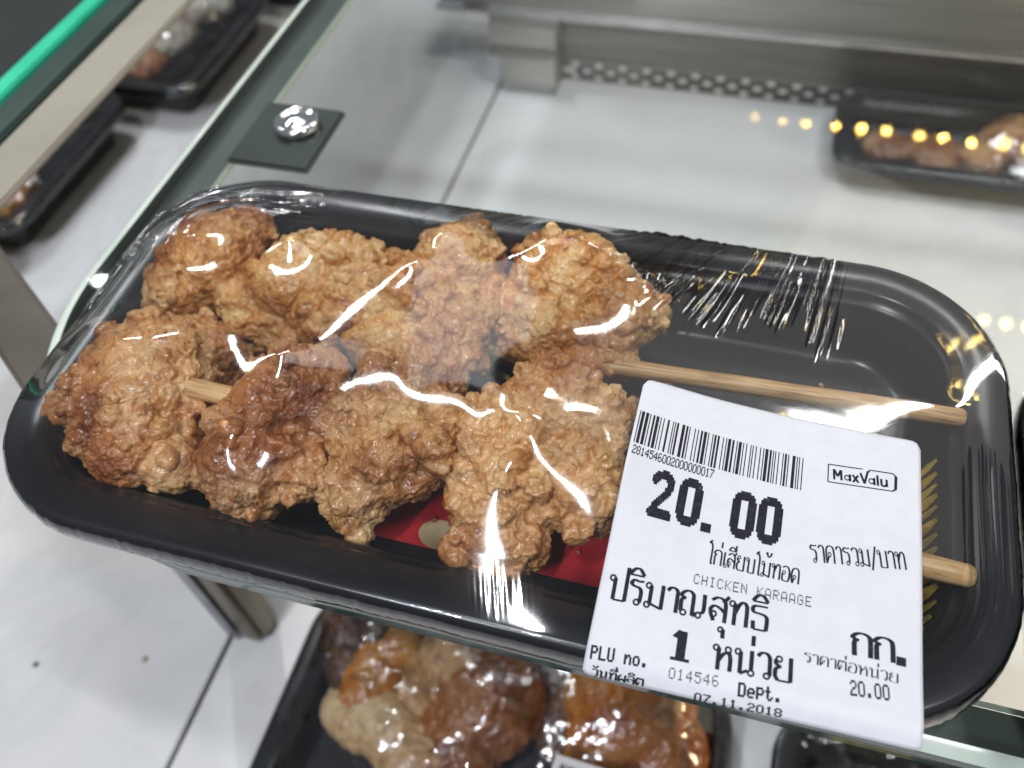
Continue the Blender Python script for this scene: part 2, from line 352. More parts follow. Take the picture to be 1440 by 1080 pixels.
# dark frame strip bonded beneath the left and front margins
LF = (-0.1500, 0.61, -0.0550, 0.298, (0.002, 0.03, 0.0865, 0.002))
loft('border_strip', [(inset(*LF, 0.0), ZG - 0.0086), (inset(*LF, 0.0), ZG - 0.0070), (inset(*LF, 0.0135), ZG - 0.0070), (inset(*LF, 0.0135), ZG - 0.0088)], M['border'], shelf, False)
loft('border_trim', [(inset(*LF, 0.0137), ZG - 0.0070), (inset(*LF, 0.0150), ZG - 0.0068), (inset(*LF, 0.0152), ZG - 0.0086)], M['arris'], shelf, False)
cl = boxm('clamp_plate', -0.134, -0.1005, 0.094, 0.131, ZG - 0.0040, ZG - 0.0012, m=M['clamp'], parent=shelf, bev=0.0012)
def lathe(name, prof, m, parent, loc, seg=40):
    V = []; F = []
    for (rr, z) in prof: V += [(loc[0] + rr * math.cos(2 * PI * k / seg), loc[1] + rr * math.sin(2 * PI * k / seg), loc[2] + z) for k in range(seg)]
    for j in range(len(prof) - 1):
        for k in range(seg):
            k2 = (k + 1) % seg; F.append((j * seg + k, j * seg + k2, (j + 1) * seg + k2, (j + 1) * seg + k))
    F.append(tuple((len(prof) - 1) * seg + k for k in range(seg)))
    return obj(name, pymesh(name, V, F), m, parent, True)
lathe('clamp_knob', [(0.0086, 0), (0.0088, 0.0018), (0.0082, 0.0028), (0.0066, 0.0030), (0.0058, 0.0022), (0.0040, 0.0026), (0.0015, 0.0036), (0.0003, 0.0037)], M['chrome'], cl, (-0.1140, 0.1165, ZG + 0.0002))

# neighbouring shelf on the left: dark liner, bright green glass edge, dark frame, beige rail
ls = thing('left_display_shelf', 'black topped neighbouring shelf with bright green glass edge and beige front rail', 'shelf')
X = -0.2525
ZL = -0.022
boxm('black_liner', X - 0.10, X - 0.0005, 0.0, 0.60, ZL - 0.010, ZL - 0.002, m=M['liner'], parent=ls)
boxm('bright_glass_edge', X, X + 0.0085, 0.0, 0.60, ZL - 0.006, ZL, m=M['edge_glow'], parent=ls, bev=0.0008)
boxm('frame_bar', X + 0.0090, X + 0.0225, 0.0, 0.60, ZL - 0.006, ZL - 0.002, m=M['green_frame'], parent=ls, bev=0.001)
boxm('price_rail', X + 0.0230, X + 0.0450, 0.0, 0.60, ZL - 0.007, ZL - 0.004, m=M['beige'], parent=ls, bev=0.0008)

# ------------------------------------------------------------------ food trays
TL, TW, TR_ = 0.120, 0.0611, 0.0345          # half length, half width, corner radius
def ring(dd, seg=26, hl=TL, hw=TW, rr=TR_): return rrect(-hl + dd, hl - dd, -hw + dd, hw - dd, (max(rr - dd, 0.004),) * 4, seg)
PROF = [(-0.0008, -0.0068), (-0.0012, -0.0060), (-0.0008, -0.0012), (0.0, -0.0003), (0.0010, 0.0), (0.0045, -0.0002), (0.0088, -0.0006), (0.0096, -0.0013), (0.0104, -0.0026), (0.0116, -0.0030),
        (0.0126, -0.0038), (0.0150, -0.0150), (0.0165, -0.0185), (0.0190, -0.0198), (0.0215, -0.0196), (0.0240, -0.0203)]
def tray_mesh(hl=TL, hw=TW, rr=TR_, zs=1.0):
    V = []; F = []
    rings = [(ring(a, 26, hl, hw, rr), z * (zs if z < -0.004 and a > 0 else 1)) for a, z in PROF]; n_ = len(rings[0][0])
    for pts, z in rings: V += [(x, y, z) for x, y in pts]
    for k in range(len(rings) - 1):
        for i in range(n_):
            j = (i + 1) % n_; F.append((k * n_ + i, k * n_ + j, (k + 1) * n_ + j, (k + 1) * n_ + i))
    F.append(tuple((len(rings) - 1) * n_ + i for i in range(n_)))
    b0 = len(V)                                    # outer body below the flange
    for a, z in ((0.0105, -0.0040), (0.0140, -0.0150), (0.0170, -0.0215), (0.0200, -0.0220)): V += [(x, y, z * zs) for x, y in ring(a, 26, hl, hw, rr)]
    for k in range(3):
        for i in range(n_):
            j = (i + 1) % n_; F.append((b0 + k * n_ + i, b0 + (k + 1) * n_ + i, b0 + (k + 1) * n_ + j, b0 + k * n_ + j))
    F.append(tuple(b0 + 3 * n_ + i for i in range(n_))[::-1])
    me = pymesh('tray_shell', V, F); me.materials.append(M['plastic'])
    me.polygons.foreach_set('use_smooth', [True] * len(me.polygons)); return me
TRAY = tray_mesh()
def petal(cx, cy, a, r0, r1, wid, z, lift=0.0006):
    """a slightly domed petal of foil from radius r0 to r1"""
    V = []; F = []; n_ = 8
    for k in range(n_ + 1):
        t = k / n_; rr = r0 + (r1 - r0) * t; hw = wid * (0.35 + 0.65 * math.sin(PI * min(1, 0.12 + t * 0.80)))
        for s, h in ((-1, 0), (0, lift), (1, 0)):
            V.append((cx + rr * math.cos(a) - s * hw * math.sin(a), cy + rr * math.sin(a) + s * hw * math.cos(a), z + h))
    for k in range(n_):
        for q in (0, 1): b = 3 * k + q; F.append((b, b + 3, b + 4, b + 1))
    return V, F
def joined(name, parts, m, parent, smooth=True):
    V = []; F = []
    for v, f_ in parts: F += [tuple(i + len(V) for i in q) for q in f_]; V += v
    return obj(name, pymesh(name, V, F), m, parent, smooth)
ZB = -0.0201
def chrysanthemum(parent, cx, cy, R, z, n_=22, a0=0.0):
    fl = bpy.data.objects.new('gold_flower_print', None)
    ps = []
    for ringi, (r0, r1) in enumerate(((0.30, 0.62), (0.66, 1.0))):
        for k in range(n_):
            ps.append(petal(cx, cy, a0 + 2 * PI * (k + 0.5 * ringi) / n_, R * r0, R * r1, R * (r0 + r1) / 2 * PI / n_ * 0.72, z))
    me = None
    return joined('gold_flower_print', ps, M['gold'], parent)
tray = thing('food_tray', 'glossy black oval plastic tray with gold and red print holding two skewers', 'tray', None)
obj('tray_shell', TRAY, None, tray)
chrysanthemum(tray, 0.0915, -0.0085, 0.0225, ZB + 0.0004, 24, 0.1)
chrysanthemum(tray, 0.0770, 0.0125, 0.0110, ZB + 0.0003, 16, 0.3)
# gold ribs on the right inner wall, painted reflections of the warm bulbs
wallp = [(0.0240, -0.0198), (0.0190, -0.0193), (0.0168, -0.0180), (0.0153, -0.0146), (0.0142, -0.0105), (0.0133, -0.0066)]
ps = []
for k in range(15):
    yc = 0.0065 - k * 0.0033 + 0.0004 * math.sin(k * 5.1); V = []; F = []
    for i_, (a_, z_) in enumerate(wallp):
        hw_ = (0.00150 + 0.0003 * math.sin(k * 2.7)) * (0.55, 0.9, 1.0, 1.0, 0.8, 0.3)[i_]
        for s_, h_ in ((-1, 0.0003), (0, 0.0009), (1, 0.0003)):
            y_ = yc + s_ * hw_; x_ = TL - a_; hh = TW - a_ - max(TR_ - a_, 0.004)
            if abs(y_) > hh: rr_ = max(TR_ - a_, 0.004); x_ = TL - a_ - rr_ + math.sqrt(max(0, rr_ ** 2 - (abs(y_) - hh) ** 2))
            V.append((x_ - h_ * 0.9, y_, z_ + h_ * 0.4))
    for i_ in range(len(wallp) - 1):
        for q in (0, 1): b = 3 * i_ + q; F.append((b, b + 3, b + 4, b + 1))
    ps.append((V, F))
joined('gold_rib_glint', ps, M['gold'], tray)
# gold swirl between the meat
V = []; F = []; n_ = 26
for k in range(n_ + 1):
    a = 2.6 - 3.0 * k / n_; hw = 0.0015 * math.sin(PI * (0.06 + 0.88 * k / n_)) + 0.0001
    for s, h in ((-1, 0), (0, 0.0005), (1, 0)): V.append((-0.0065 + (0.0105 + s * hw) * math.cos(a), 0.0145 + (0.0080 + s * hw) * math.sin(a), ZB + 0.0003 + h))
for k in range(n_):
    for q in (0, 1): b = 3 * k + q; F.append((b, b + 3, b + 4, b + 1))
obj('gold_swirl_print', pymesh('gold_swirl_print', V, F), M['gold'], tray, True)
V2 = [(x * 0.5 - 0.0030, y * 0.5 + 0.0065, z) for x, y, z in V]
obj('gold_swirl_print', pymesh('gold_swirl_print', V2, F), M['gold'], tray, True)
# red flower print, wavy lower margin
pts = []
low = [(-0.0300, -0.0395), (-0.0265, -0.0432), (-0.0200, -0.0434), (-0.0137, -0.0424), (-0.0085, -0.0405), (-0.0040, -0.0404), (0.0004, -0.0409), (0.0070, -0.0426), (0.0130, -0.0432), (0.0180, -0.0429), (0.0223, -0.0433), (0.0250, -0.0434), (0.0280, -0.0437), (0.0340, -0.0434), (0.0400, -0.0400)]
pts = low + [(0.0400, -0.0200), (-0.0260, -0.0200)]
bm = bmesh.new(); bm.faces.new([bm.verts.new((x, y, ZB + 0.0002)) for x, y in pts]); obj('red_flower_print', bm, M['red'], tray)
bm = bmesh.new(); bm.faces.new([bm.verts.new((-0.0060 + 0.0052 * math.cos(a), -0.0345 + 0.0040 * math.sin(a), ZB + 0.0005)) for a in [2 * PI * k / 26 for k in range(26)]])
obj('cream_petal_print', bm, M['cream'], tray)

# ------------------------------------------------------------------ fried chicken
DG = bpy.context
def lump(name, blobs, m, parent, seed, voxel=0.00042, crumbs=150, cr=(0.0009, 0.0030), rough=1.0, smooth_iter=1):
    """blobs: (centre, radii) in metres. union of ellipsoids and crumbs, voxel-fused, then roughened"""
    rng = np.random.RandomState(seed); bm = bmesh.new()
    def ell(c, rr, sub=3, rot=None):
        g = bmesh.ops.create_icosphere(bm, subdivisions=sub, radius=1.0)
        mt = Matrix.Translation(c) @ (rot or Matrix.Identity(4)) @ Matrix.Diagonal((*rr, 1)); bmesh.ops.transform(bm, matrix=mt, verts=g['verts'])
    for c, rr in blobs: ell(c, rr, 3, Matrix.Rotation(rng.uniform(-0.5, 0.5), 4, 'Z'))
    tot = sum(rr[0] * rr[1] for c, rr in blobs); CR = []
    for c, rr in blobs:
        k = int(crumbs * rr[0] * rr[1] / tot)
        for _ in range(k):
            dv = rng.normal(size=3); dv[2] = abs(dv[2]) * (1 if rng.rand() < 0.85 else -0.4); dv /= np.linalg.norm(dv)
            p = Vector((c[0] + rr[0] * dv[0], c[1] + rr[1] * dv[1], c[2] + rr[2] * dv[2]))
            if rng.rand() < 0.8 and fbm(np.array([[p.x, p.y, p.z]]) * 95, 2, seed + 77)[0] < 0.02: continue
            s = cr[0] + (cr[1] - cr[0]) * rng.rand() ** 1.6
            ell(p, (s * rng.uniform(0.8, 1.35), s * rng.uniform(0.8, 1.35), s * rng.uniform(0.7, 1.1)), 1, Matrix.Rotation(rng.uniform(0, PI), 4, 'Z'))
            CR.append((p, s, rng.rand()))
    me = bpy.data.meshes.new('tmp'); bm.to_mesh(me); bm.free()
    o = bpy.data.objects.new('tmp', me); COL.objects.link(o)
    md = o.modifiers.new('r', 'REMESH'); md.mode = 'VOXEL'; md.voxel_size = voxel
    if smooth_iter:
        md = o.modifiers.new('s', 'SMOOTH'); md.iterations = smooth_iter; md.factor = 0.5
    dg = bpy.context.evaluated_depsgraph_get(); dg.update()
    res = bpy.data.meshes.new_from_object(o.evaluated_get(dg)); bpy.data.objects.remove(o); bpy.data.meshes.remove(me)
    nv = len(res.vertices); P = np.empty(nv * 3, np.float32); res.vertices.foreach_get('co', P); P = P.reshape(-1, 3).astype(float)
    Nn = np.empty(nv * 3, np.float32); res.vertices.foreach_get('normal', Nn); Nn = Nn.reshape(-1, 3)
    Q = P + 0.0012 * np.stack([fbm(P * 300, 2, seed + 40 + i) for i in range(3)], 1)
    Q2 = P + 0.0009 * np.stack([fbm(P * 700, 2, seed + 60 + i) for i in range(3)], 1)
    msk = np.clip(0.5 + 1.6 * fbm(P * 85, 2, seed + 30), 0.12, 1.0)
    rid = 1 - np.abs(fbm(Q * 150, 3, seed + 3)) * 2.2
    d_ = 0.0020 * fbm(P * 75, 2, seed) + 0.0007 * (rid - 0.6) + (0.15 + msk) * (0.0008 * (worley(Q2 * 260, seed + 5, True)[1] - 0.5) + 0.00075 * (worley(Q2 * 520, seed + 6, True)[1] - 0.5)) + 0.0009 * fbm(P * 620, 3, seed + 9, 0.65)
    P = P + Nn * (d_ * rough)[:, None]
    P[:, 2] = np.maximum(P[:, 2], ZFLOOR[0])
    res.vertices.foreach_set('co', P.astype(np.float32).ravel())
    kd = kdtree.KDTree(max(1, len(CR)))
    for i, (p, s, q) in enumerate(CR): kd.insert(p, i)
    kd.balance(); att = np.zeros(nv, np.float32)
    for i in range(nv if CR else 0):
        _, idx, dist = kd.find(P[i]); s = CR[idx][1]; e = (dist - s * 0.9) / (s * 0.5)
        att[i] = max(0.0, 1 - max(0.0, e)) * CR[idx][2]
    a = res.attributes.new('crumb', 'FLOAT', 'POINT'); a.data.foreach_set('value', att)
    res.name = name; res.materials.clear(); res.materials.append(m); res.update()
    res.polygons.foreach_set('use_smooth', [True] * len(res.polygons))
    return obj(name, res, m, parent)
ZFLOOR = [-0.0198]
PX = 0.000181                                       # metres per photo pixel at the food
def bl(u, v, z, ru, rv=None, rz=None):
    p = at(u, v, z); rv = rv or ru; k = PX * (1.06 + 0.00012 * (540 - v) * 0 + 0.0002 * (600 - u) * 0.4)
    return (p, (ru * k, rv * k * 1.18, (rz if rz else min(0.0165, 0.5 * (ru + rv) * k * 0.95))))
def stick(p0, p1, rad, parent, seg=14):
    d_ = (p1 - p0); L_ = d_.length; V = []; F = []; q = d_.to_track_quat('X', 'Z'); n_ = 30
    prof = [(0, 0.0), (0, rad * 0.7), (rad * 0.35, rad * 0.95)] + [(L_ * k / n_, rad * (1 + 0.03 * math.sin(k * 1.7))) for k in range(1, n_)] + [(L_ - rad * 0.3, rad * 0.95), (L_, rad * 0.74), (L_, 0.0)]
    for x, rr in prof:
        for k in range(seg): V.append(tuple(Vector((x, rr * math.cos(2 * PI * k / seg), rr * math.sin(2 * PI * k / seg) * 0.92))))
    for j in range(len(prof) - 1):
        for k in range(seg): k2 = (k + 1) % seg; F.append((j * seg + k, j * seg + k2, (j + 1) * seg + k2, (j + 1) * seg + k))
    o = obj('stick', pymesh('stick', V, F), M['bamboo'], parent, True)
    o.rotation_mode = 'QUATERNION'; o.rotation_quaternion = q; o.location = p0; return o

sk1 = thing('chicken_skewer', 'back skewer of golden fried chicken with its long bare stick over the gold print', 'chicken skewer', 'fried chicken skewers in the tray')
sk2 = thing('chicken_skewer', 'front skewer of browner fried chicken whose stick end shows right of the price label', 'chicken skewer', 'fried chicken skewers in the tray')
stick(at(225, 420, -0.0100), at(1357, 588, -0.0008), 0.00235, sk1)
stick(at(200, 528, 0.0065), at(1369, 812, -0.0010), 0.0027, sk2)
pieces = []
pieces.append(lump('chicken_piece', [bl(305, 365, 0.000, 82, 62), bl(268, 405, -0.003, 52, 55), bl(345, 330, 0.000, 50, 40), bl(345, 420, -0.004, 48, 40)], M['crust_gold'], sk1, 11, crumbs=60))
pieces.append(lump('chicken_piece', [bl(455, 385, -0.002, 62, 45), bl(395, 430, -0.004, 40, 30), bl(500, 375, 0.000, 42, 36), bl(395, 470, -0.009, 40, 26), bl(415, 395, 0.001, 56, 50), bl(525, 415, 0.000, 52, 46), bl(465, 440, -0.002, 56, 40), bl(370, 455, -0.007, 36, 24), bl(440, 480, -0.008, 50, 28)], M['crust_gold'], sk1, 12, crumbs=260, cr=(0.0012, 0.0044)))
pieces.append(lump('chicken_piece', [bl(640, 385, 0.000, 68, 66), bl(595, 425, -0.001, 70, 62), bl(560, 400, -0.002, 42, 42), bl(615, 510, -0.003, 46, 56), bl(585, 550, -0.005, 34, 34), bl(685, 430, -0.003, 42, 40), bl(640, 470, -0.002, 54, 50), bl(545, 480, -0.003, 52, 44), bl(660, 345, -0.003, 48, 34)], M['crust_gold'], sk1, 13, crumbs=240, cr=(0.0012, 0.0038)))
pieces.append(lump('chicken_piece', [bl(805, 400, 0.001, 92, 58), bl(870, 440, -0.002, 62, 50), bl(765, 465, -0.003, 66, 55), bl(850, 500, -0.008, 50, 38), bl(730, 430, -0.002, 40, 40), bl(800, 520, -0.007, 52, 34), bl(900, 440, -0.004, 44, 30)], M['crust_gold'], sk1, 14, crumbs=210))
pieces.append(lump('chicken_piece', [bl(212, 545, -0.001, 96, 82), bl(195, 612, -0.003, 72, 62), bl(285, 500, -0.004, 62, 42), bl(240, 640, -0.005, 55, 42), bl(146, 560, -0.006, 42, 50), bl(320, 515, -0.008, 36, 24)], M['crust'], sk2, 21, crumbs=220, cr=(0.001, 0.0038)))
pieces.append(lump('chicken_piece', [bl(395, 575, 0.002, 62, 66), bl(360, 640, -0.001, 68, 66), bl(440, 530, 0.001, 52, 38), bl(350, 690, -0.005, 50, 36), bl(430, 650, -0.002, 45, 45), bl(455, 590, 0.002, 50, 42), bl(320, 640, -0.004, 38, 50)], M['crust'], sk2, 22, crumbs=150, cr=(0.001, 0.0042)))
pieces.append(lump('chicken_piece', [bl(545, 580, 0.001, 66, 50), bl(530, 650, -0.001, 62, 55), bl(600, 590, -0.002, 50, 52), bl(505, 705, -0.006, 42, 34), bl(600, 640, -0.004, 45, 40), bl(640, 610, 0.0, 48, 38), bl(560, 545, 0.0, 44, 30), bl(618, 628, 0.002, 46, 36)], M['crust_pale'], sk2, 23, crumbs=260, cr=(0.0012, 0.0046)))
pieces.append(lump('chicken_piece', [bl(765, 590, 0.001, 78, 56), bl(715, 650, -0.001, 78, 66), bl(690, 735, -0.004, 52, 46), bl(835, 600, -0.001, 62, 46), bl(740, 770, -0.009, 34, 28), bl(820, 680, -0.003, 66, 60), bl(680, 790, -0.010, 30, 22)], M['crust'], sk2, 24, crumbs=320, cr=(0.0010, 0.0040)))
pieces[4]['label'] = 'large flat brown piece at the left end'
pieces[6]['label'] = 'pale crumbly piece between two browner ones'
pieces[7]['label'] = 'craggy piece partly under the price label'

# ------------------------------------------------------------------ cling film: membrane stretched over the food
H = 0.0008
gx = np.arange(-0.1224, 0.1224 + 1e-9, H); gy = np.arange(-0.0634, 0.0634 + 1e-9, H)
OB = np.full((len(gx), len(gy)), -0.03)
def raster(V):
    i = np.rint((V[:, 0] - gx[0]) / H).astype(int); j = np.rint((V[:, 1] - gy[0]) / H).astype(int)
    ok = (i >= 0) & (i < len(gx)) & (j >= 0) & (j < len(gy)); np.maximum.at(OB, (i[ok], j[ok]), V[ok, 2])
for o in pieces + [c for c in list(sk1.children) + list(sk2.children) if c.name.startswith('stick')]:
    nv = len(o.data.vertices); P = np.empty(nv * 3, np.float32); o.data.vertices.foreach_get('co', P); P = P.reshape(-1, 3).astype(float)
    if o.name.startswith('stick'):
        mt = np.array((Matrix.Translation(o.location) @ o.rotation_quaternion.to_matrix().to_4x4())); P = P @ mt[:3, :3].T + mt[:3, 3]
        # dense sampling along the stick
        a, b = Vector(P[:14].mean(0)), Vector(P[-14:].mean(0)); P = np.array([[*(a.lerp(b, t / 900))] for t in range(901)]) + np.array([0, 0, 0.0026])
    raster(P)
XX, YY = np.meshgrid(gx, gy, indexing='ij')
def sdf(x, y, dd=0.0):
    qx = np.abs(x) - (TL - dd) + (TR_ - dd); qy = np.abs(y) - (TW - dd) + (TR_ - dd)
    return np.hypot(np.maximum(qx, 0), np.maximum(qy, 0)) + np.minimum(np.maximum(qx, qy), 0) - (TR_ - dd)
SD = sdf(XX, YY)
# the film bridges the small peaks: dilate and blur the obstacle
for it in range(2):
    D = OB.copy()
    for a_, b_ in ((1, 0), (-1, 0), (0, 1), (0, -1)): D = np.maximum(D, np.roll(OB, (a_, b_), (0, 1)))
    OB = D
for it in range(10):
    D = OB.copy()
    D[1:-1, 1:-1] = 0.2 * (OB[2:, 1:-1] + OB[:-2, 1:-1] + OB[1:-1, 2:] + OB[1:-1, :-2] + OB[1:-1, 1:-1]); OB = np.maximum(D, OB - 0.00012)
ob = OB + 0.0004
rimz = np.where(SD > -0.0095, 0.0004, -0.03); ob = np.maximum(ob, rimz)
fixed = SD > -0.0004
Z = np.where(fixed, 0.0004, np.maximum(ob, 0.0005))
for it in range(2600):
    A = Z.copy(); A[1:-1, 1:-1] = 0.25 * (Z[2:, 1:-1] + Z[:-2, 1:-1] + Z[1:-1, 2:] + Z[1:-1, :-2])
    Z = np.where(fixed, 0.0004, np.maximum(A, ob))
for it in range(22):                                 # the film has some stiffness
    A = Z.copy(); A[1:-1, 1:-1] = 0.2 * (Z[2:, 1:-1] + Z[:-2, 1:-1] + Z[1:-1, 2:] + Z[1:-1, :-2] + Z[1:-1, 1:-1])
    Z = np.where(fixed, 0.0004, A)
Z = Z + 0.0004 * np.clip((-SD - 0.001) / 0.012, 0, 1)
def zfilm(x, y):
    fx = np.clip((x - gx[0]) / H, 0, len(gx) - 1.001); fy = np.clip((y - gy[0]) / H, 0, len(gy) - 1.001)
    i = fx.astype(int); j = fy.astype(int); a = fx - i; b = fy - j
    return (Z[i, j] * (1 - a) * (1 - b) + Z[i + 1, j] * a * (1 - b) + Z[i, j + 1] * (1 - a) * b + Z[i + 1, j + 1] * a * b)
KF = at(1290, -40, 0.0)
def n1(t, s): 
    t = np.asarray(t, float); P = np.stack([t, np.zeros_like(t) + 0.37, np.zeros_like(t) + 0.71], -1).reshape(-1, 3); return vnoise(P, s).reshape(t.shape)
def sm(a, b, x): t = np.clip((x - a) / (b - a), 0, 1); return t * t * (3 - 2 * t)
def wrinkle(x, y):
    s_ = -sdf(x, y)
    ang = np.arctan2(y - KF.y, x - KF.x); rad = np.hypot(x - KF.x, y - KF.y)
    amp = sm(0.008, 0.030, x) * (1 - sm(0.076, 0.084, x)) * sm(0.024, 0.040, y + 0.009 * n1(ang * 60, 3) + 0.10 * np.maximum(0, 0.045 - x) * 0)
    amp = amp * (0.35 + 0.65 * sm(-0.2, 0.4, n1(ang * 34, 5) + 0.4 * n1(rad * 60 + ang * 20, 8)))
    rdg = lambda q: 1 - 2 * np.abs(q)
    wv = 0.00075 * amp * (rdg(n1(ang * 75, 1)) + 0.5 * rdg(n1(ang * 150, 2)) + 0.30 * n1(ang * 290, 4))
    ang2 = ang + 0.9 * np.maximum(0, 0.050 - x)
    ampf = sm(0.016, 0.028, x) * (1 - sm(0.050, 0.060, x)) * sm(0.020, 0.030, y - 0.25 * (0.050 - x)) * (0.55 + 0.45 * sm(-0.2, 0.3, n1(ang2 * 40, 15)))
    wv = wv + 0.00060 * ampf * (rdg(n1(ang2 * 105, 16)) + 0.5 * rdg(n1(ang2 * 210, 17)))
    # right end, creases that run along the end of the rim
    ampb = sm(0.107, 0.112, x) * sm(-0.050, -0.030, y) * (1 - sm(-0.004, 0.012, y))
    wv = wv + 0.0006 * ampb * (n1(s_ * 700 + y * 12, 11) + 0.5 * n1(s_ * 1500, 12))
    # back left corner: film bunched along the bend
    ampc = sm(-0.060, -0.078, x) * sm(0.010, 0.024, y) * (1 - sm(0.016, 0.030, s_))
    wv = wv + 0.0011 * ampc * (rdg(n1(s_ * 520 + x * 60 + y * 40, 21)) + 0.5 * n1(s_ * 1100 + x * 90, 22))
    ampl = sm(-0.100, -0.108, x) * sm(-0.01, 0.0, y) * sm(0.02, 0.01, s_)
    wv = wv + 0.0005 * ampl * n1(s_ * 1200, 23)
    # small tuft at the front rim
    ampd = 0.12 * np.exp(-((x - 0.0175) / 0.004) ** 2 - ((y + 0.0545) / 0.0035) ** 2)
    wv = wv + 0.0005 * ampd * n1((x * 1500 + y * 500), 31)
    # back edge left of the golden piece
    ampe = np.exp(-((x + 0.014) / 0.012) ** 2) * sm(0.036, 0.046, y)
    wv = wv + 0.0003 * ampe * n1(x * 1100 - y * 400, 33)
    # broad slack
    wv = wv + 0.00010 * sm(0.004, 0.016, s_) * fbm(np.stack([x * 38, y * 38, x * 0], -1).reshape(-1, 3), 2, 50).reshape(x.shape)
    return wv
NT, NR = 2600, 230
V = []; rows = []
th = np.array(ring(0.0, 400)); seg = np.r_[0, np.cumsum(np.linalg.norm(np.diff(np.r_[th, th[:1]], axis=0), axis=1))]
tt = np.linspace(0, seg[-1], NT, endpoint=False); thc = np.r_[th, th[:1]]
bx = np.interp(tt, seg, thc[:, 0]); by = np.interp(tt, seg, thc[:, 1])
# shrink toward a central spine so that grid rows keep the tray's outline
sx = np.clip(bx, -(TL - TW), TL - TW); sy = np.zeros_like(by)
RHO = np.linspace(0.0, 1.0, NR)
P3 = []
for q in RHO:
    x = sx + (bx - sx) * q; y = sy + (by - sy) * q
    P3.append(np.stack([x, y, zfilm(x, y) + wrinkle(x, y)], 1))
bul = sm(-0.062, -0.095, bx) * sm(0.000, 0.022, by)
for dd, z, kb in ((0.0005, -0.0002, 0.0), (0.0012, -0.0010, 0.10), (0.0016, -0.0030, 0.28), (0.0018, -0.0052, 0.45), (0.0014, -0.0072, 0.62), (-0.002, -0.0078, 0.80)):
    tx = np.roll(bx, -1) - np.roll(bx, 1); ty = np.roll(by, -1) - np.roll(by, 1); ln = np.hypot(tx, ty); nx, ny = ty / ln, -tx / ln
    j = 0.00012 * n1(tt * 700, 61) + 0.0002 * n1(tt * 160, 62) + bul * kb * (0.0012 * n1(tt * 330, 63) + 0.0006 * n1(tt * 800, 64))
    dq = dd * (1 - bul) + bul * kb * 0.011
    P3.append(np.stack([bx + nx * (dq + j), by + ny * (dq + j), z * (1 - bul) - bul * kb * 0.020], 1))
P3 = np.concatenate(P3); nr = NR + 6
ii = np.arange(NT); jj = (ii + 1) % NT
F = np.concatenate([np.stack([k * NT + ii, (k + 1) * NT + ii, (k + 1) * NT + jj, k * NT + jj], 1) for k in range(nr - 1)])
me = bpy.data.meshes.new('cling_film'); me.from_pydata(P3.tolist(), [], F.tolist()); me.update()
film = obj('cling_film', me, M['film'], None, True)
tag(film, 'clear cling film stretched wrinkled over the fried chicken tray', 'cling film')

# ------------------------------------------------------------------ price label, follows the film and folds over the front rim
LO = Vector((0.0368, 0.0029)); LA = math.radians(0.6); LWD, LHT = 0.0632, 0.0692
e1 = Vector((math.cos(LA), math.sin(LA))); e2 = Vector((math.sin(LA), -math.cos(LA)))
NS, NTT = 63, 73
gs = np.linspace(-0.001, LWD + 0.001, NS); gt = np.linspace(-0.001, LHT + 0.002, NTT)
SS, TT = np.meshgrid(gs, gt, indexing='ij')
lx = LO.x + e1.x * SS + e2.x * TT; ly = LO.y + e1.y * SS + e2.y * TT
yedge = -(TW + 0.0014)
# arc length beyond the rim goes down instead of out
BR_, BA_ = 0.009, 0.55                               # bend radius, bend angle
over = np.maximum(0, (yedge + 0.0030) - ly)
lz = zfilm(lx, np.maximum(ly, -TW + 0.001))
A = lz
for it in range(60):
    B_ = np.pad(A, 1, mode='edge'); A = 0.2 * (B_[2:, 1:-1] + B_[:-2, 1:-1] + B_[1:-1, 2:] + B_[1:-1, :-2] + A)
lz = np.maximum(A, lz - 0.0002) + 0.0006
A = lz
for it in range(6):
    B_ = np.pad(A, 1, mode='edge'); A = 0.2 * (B_[2:, 1:-1] + B_[:-2, 1:-1] + B_[1:-1, 2:] + B_[1:-1, :-2] + A)
lz = A + 0.0002
arc = np.minimum(over, BR_ * BA_); rest = over - arc
ly2 = np.where(over > 0, (yedge + 0.0030) - BR_ * np.sin(arc / BR_) - rest * math.cos(BA_), ly)
lz2 = lz - np.where(over > 0, BR_ * (1 - np.cos(arc / BR_)) + rest * math.sin(BA_), 0)
lz2 = lz2 + 0.00022 * fbm(np.stack([SS.ravel() * 55, TT.ravel() * 55, SS.ravel() * 0], -1), 3, 91).reshape(SS.shape) + 0.0012 * np.clip(SS / LWD - 0.8, 0, 1) ** 2 * 8 * np.clip(0.25 - TT / LHT, 0, 1)
lz2 = lz2 + 0.0030 * np.clip(TT / LHT - 0.35, 0, 1) ** 2 * np.clip(SS / LWD, 0, 1) * 2
GRID = np.stack([lx, ly2, lz2], -1)
gn = np.cross(np.gradient(GRID, axis=0), np.gradient(GRID, axis=1)); gn /= -np.linalg.norm(gn, axis=-1, keepdims=True) * np.sign(gn[NS // 2, NTT // 3, 2]) * -1
def lab(s, t, lift=0.0):
    s = np.atleast_1d(np.asarray(s, float)); t = np.atleast_1d(np.asarray(t, float))
    fi = np.clip((s - gs[0]) / (gs[1] - gs[0]), 0, NS - 1.001); fj = np.clip((t - gt[0]) / (gt[1] - gt[0]), 0, NTT - 1.001)
    i = fi.astype(int); j = fj.astype(int); a = (fi - i)[:, None]; b = (fj - j)[:, None]
    def bi(G): return G[i, j] * (1 - a) * (1 - b) + G[i + 1, j] * a * (1 - b) + G[i, j + 1] * (1 - a) * b + G[i + 1, j + 1] * a * b
    return bi(GRID) + bi(gn) * lift
price = thing('price_label', 'large white price sticker reading 20.00 on the film over the fried chicken', 'price label')
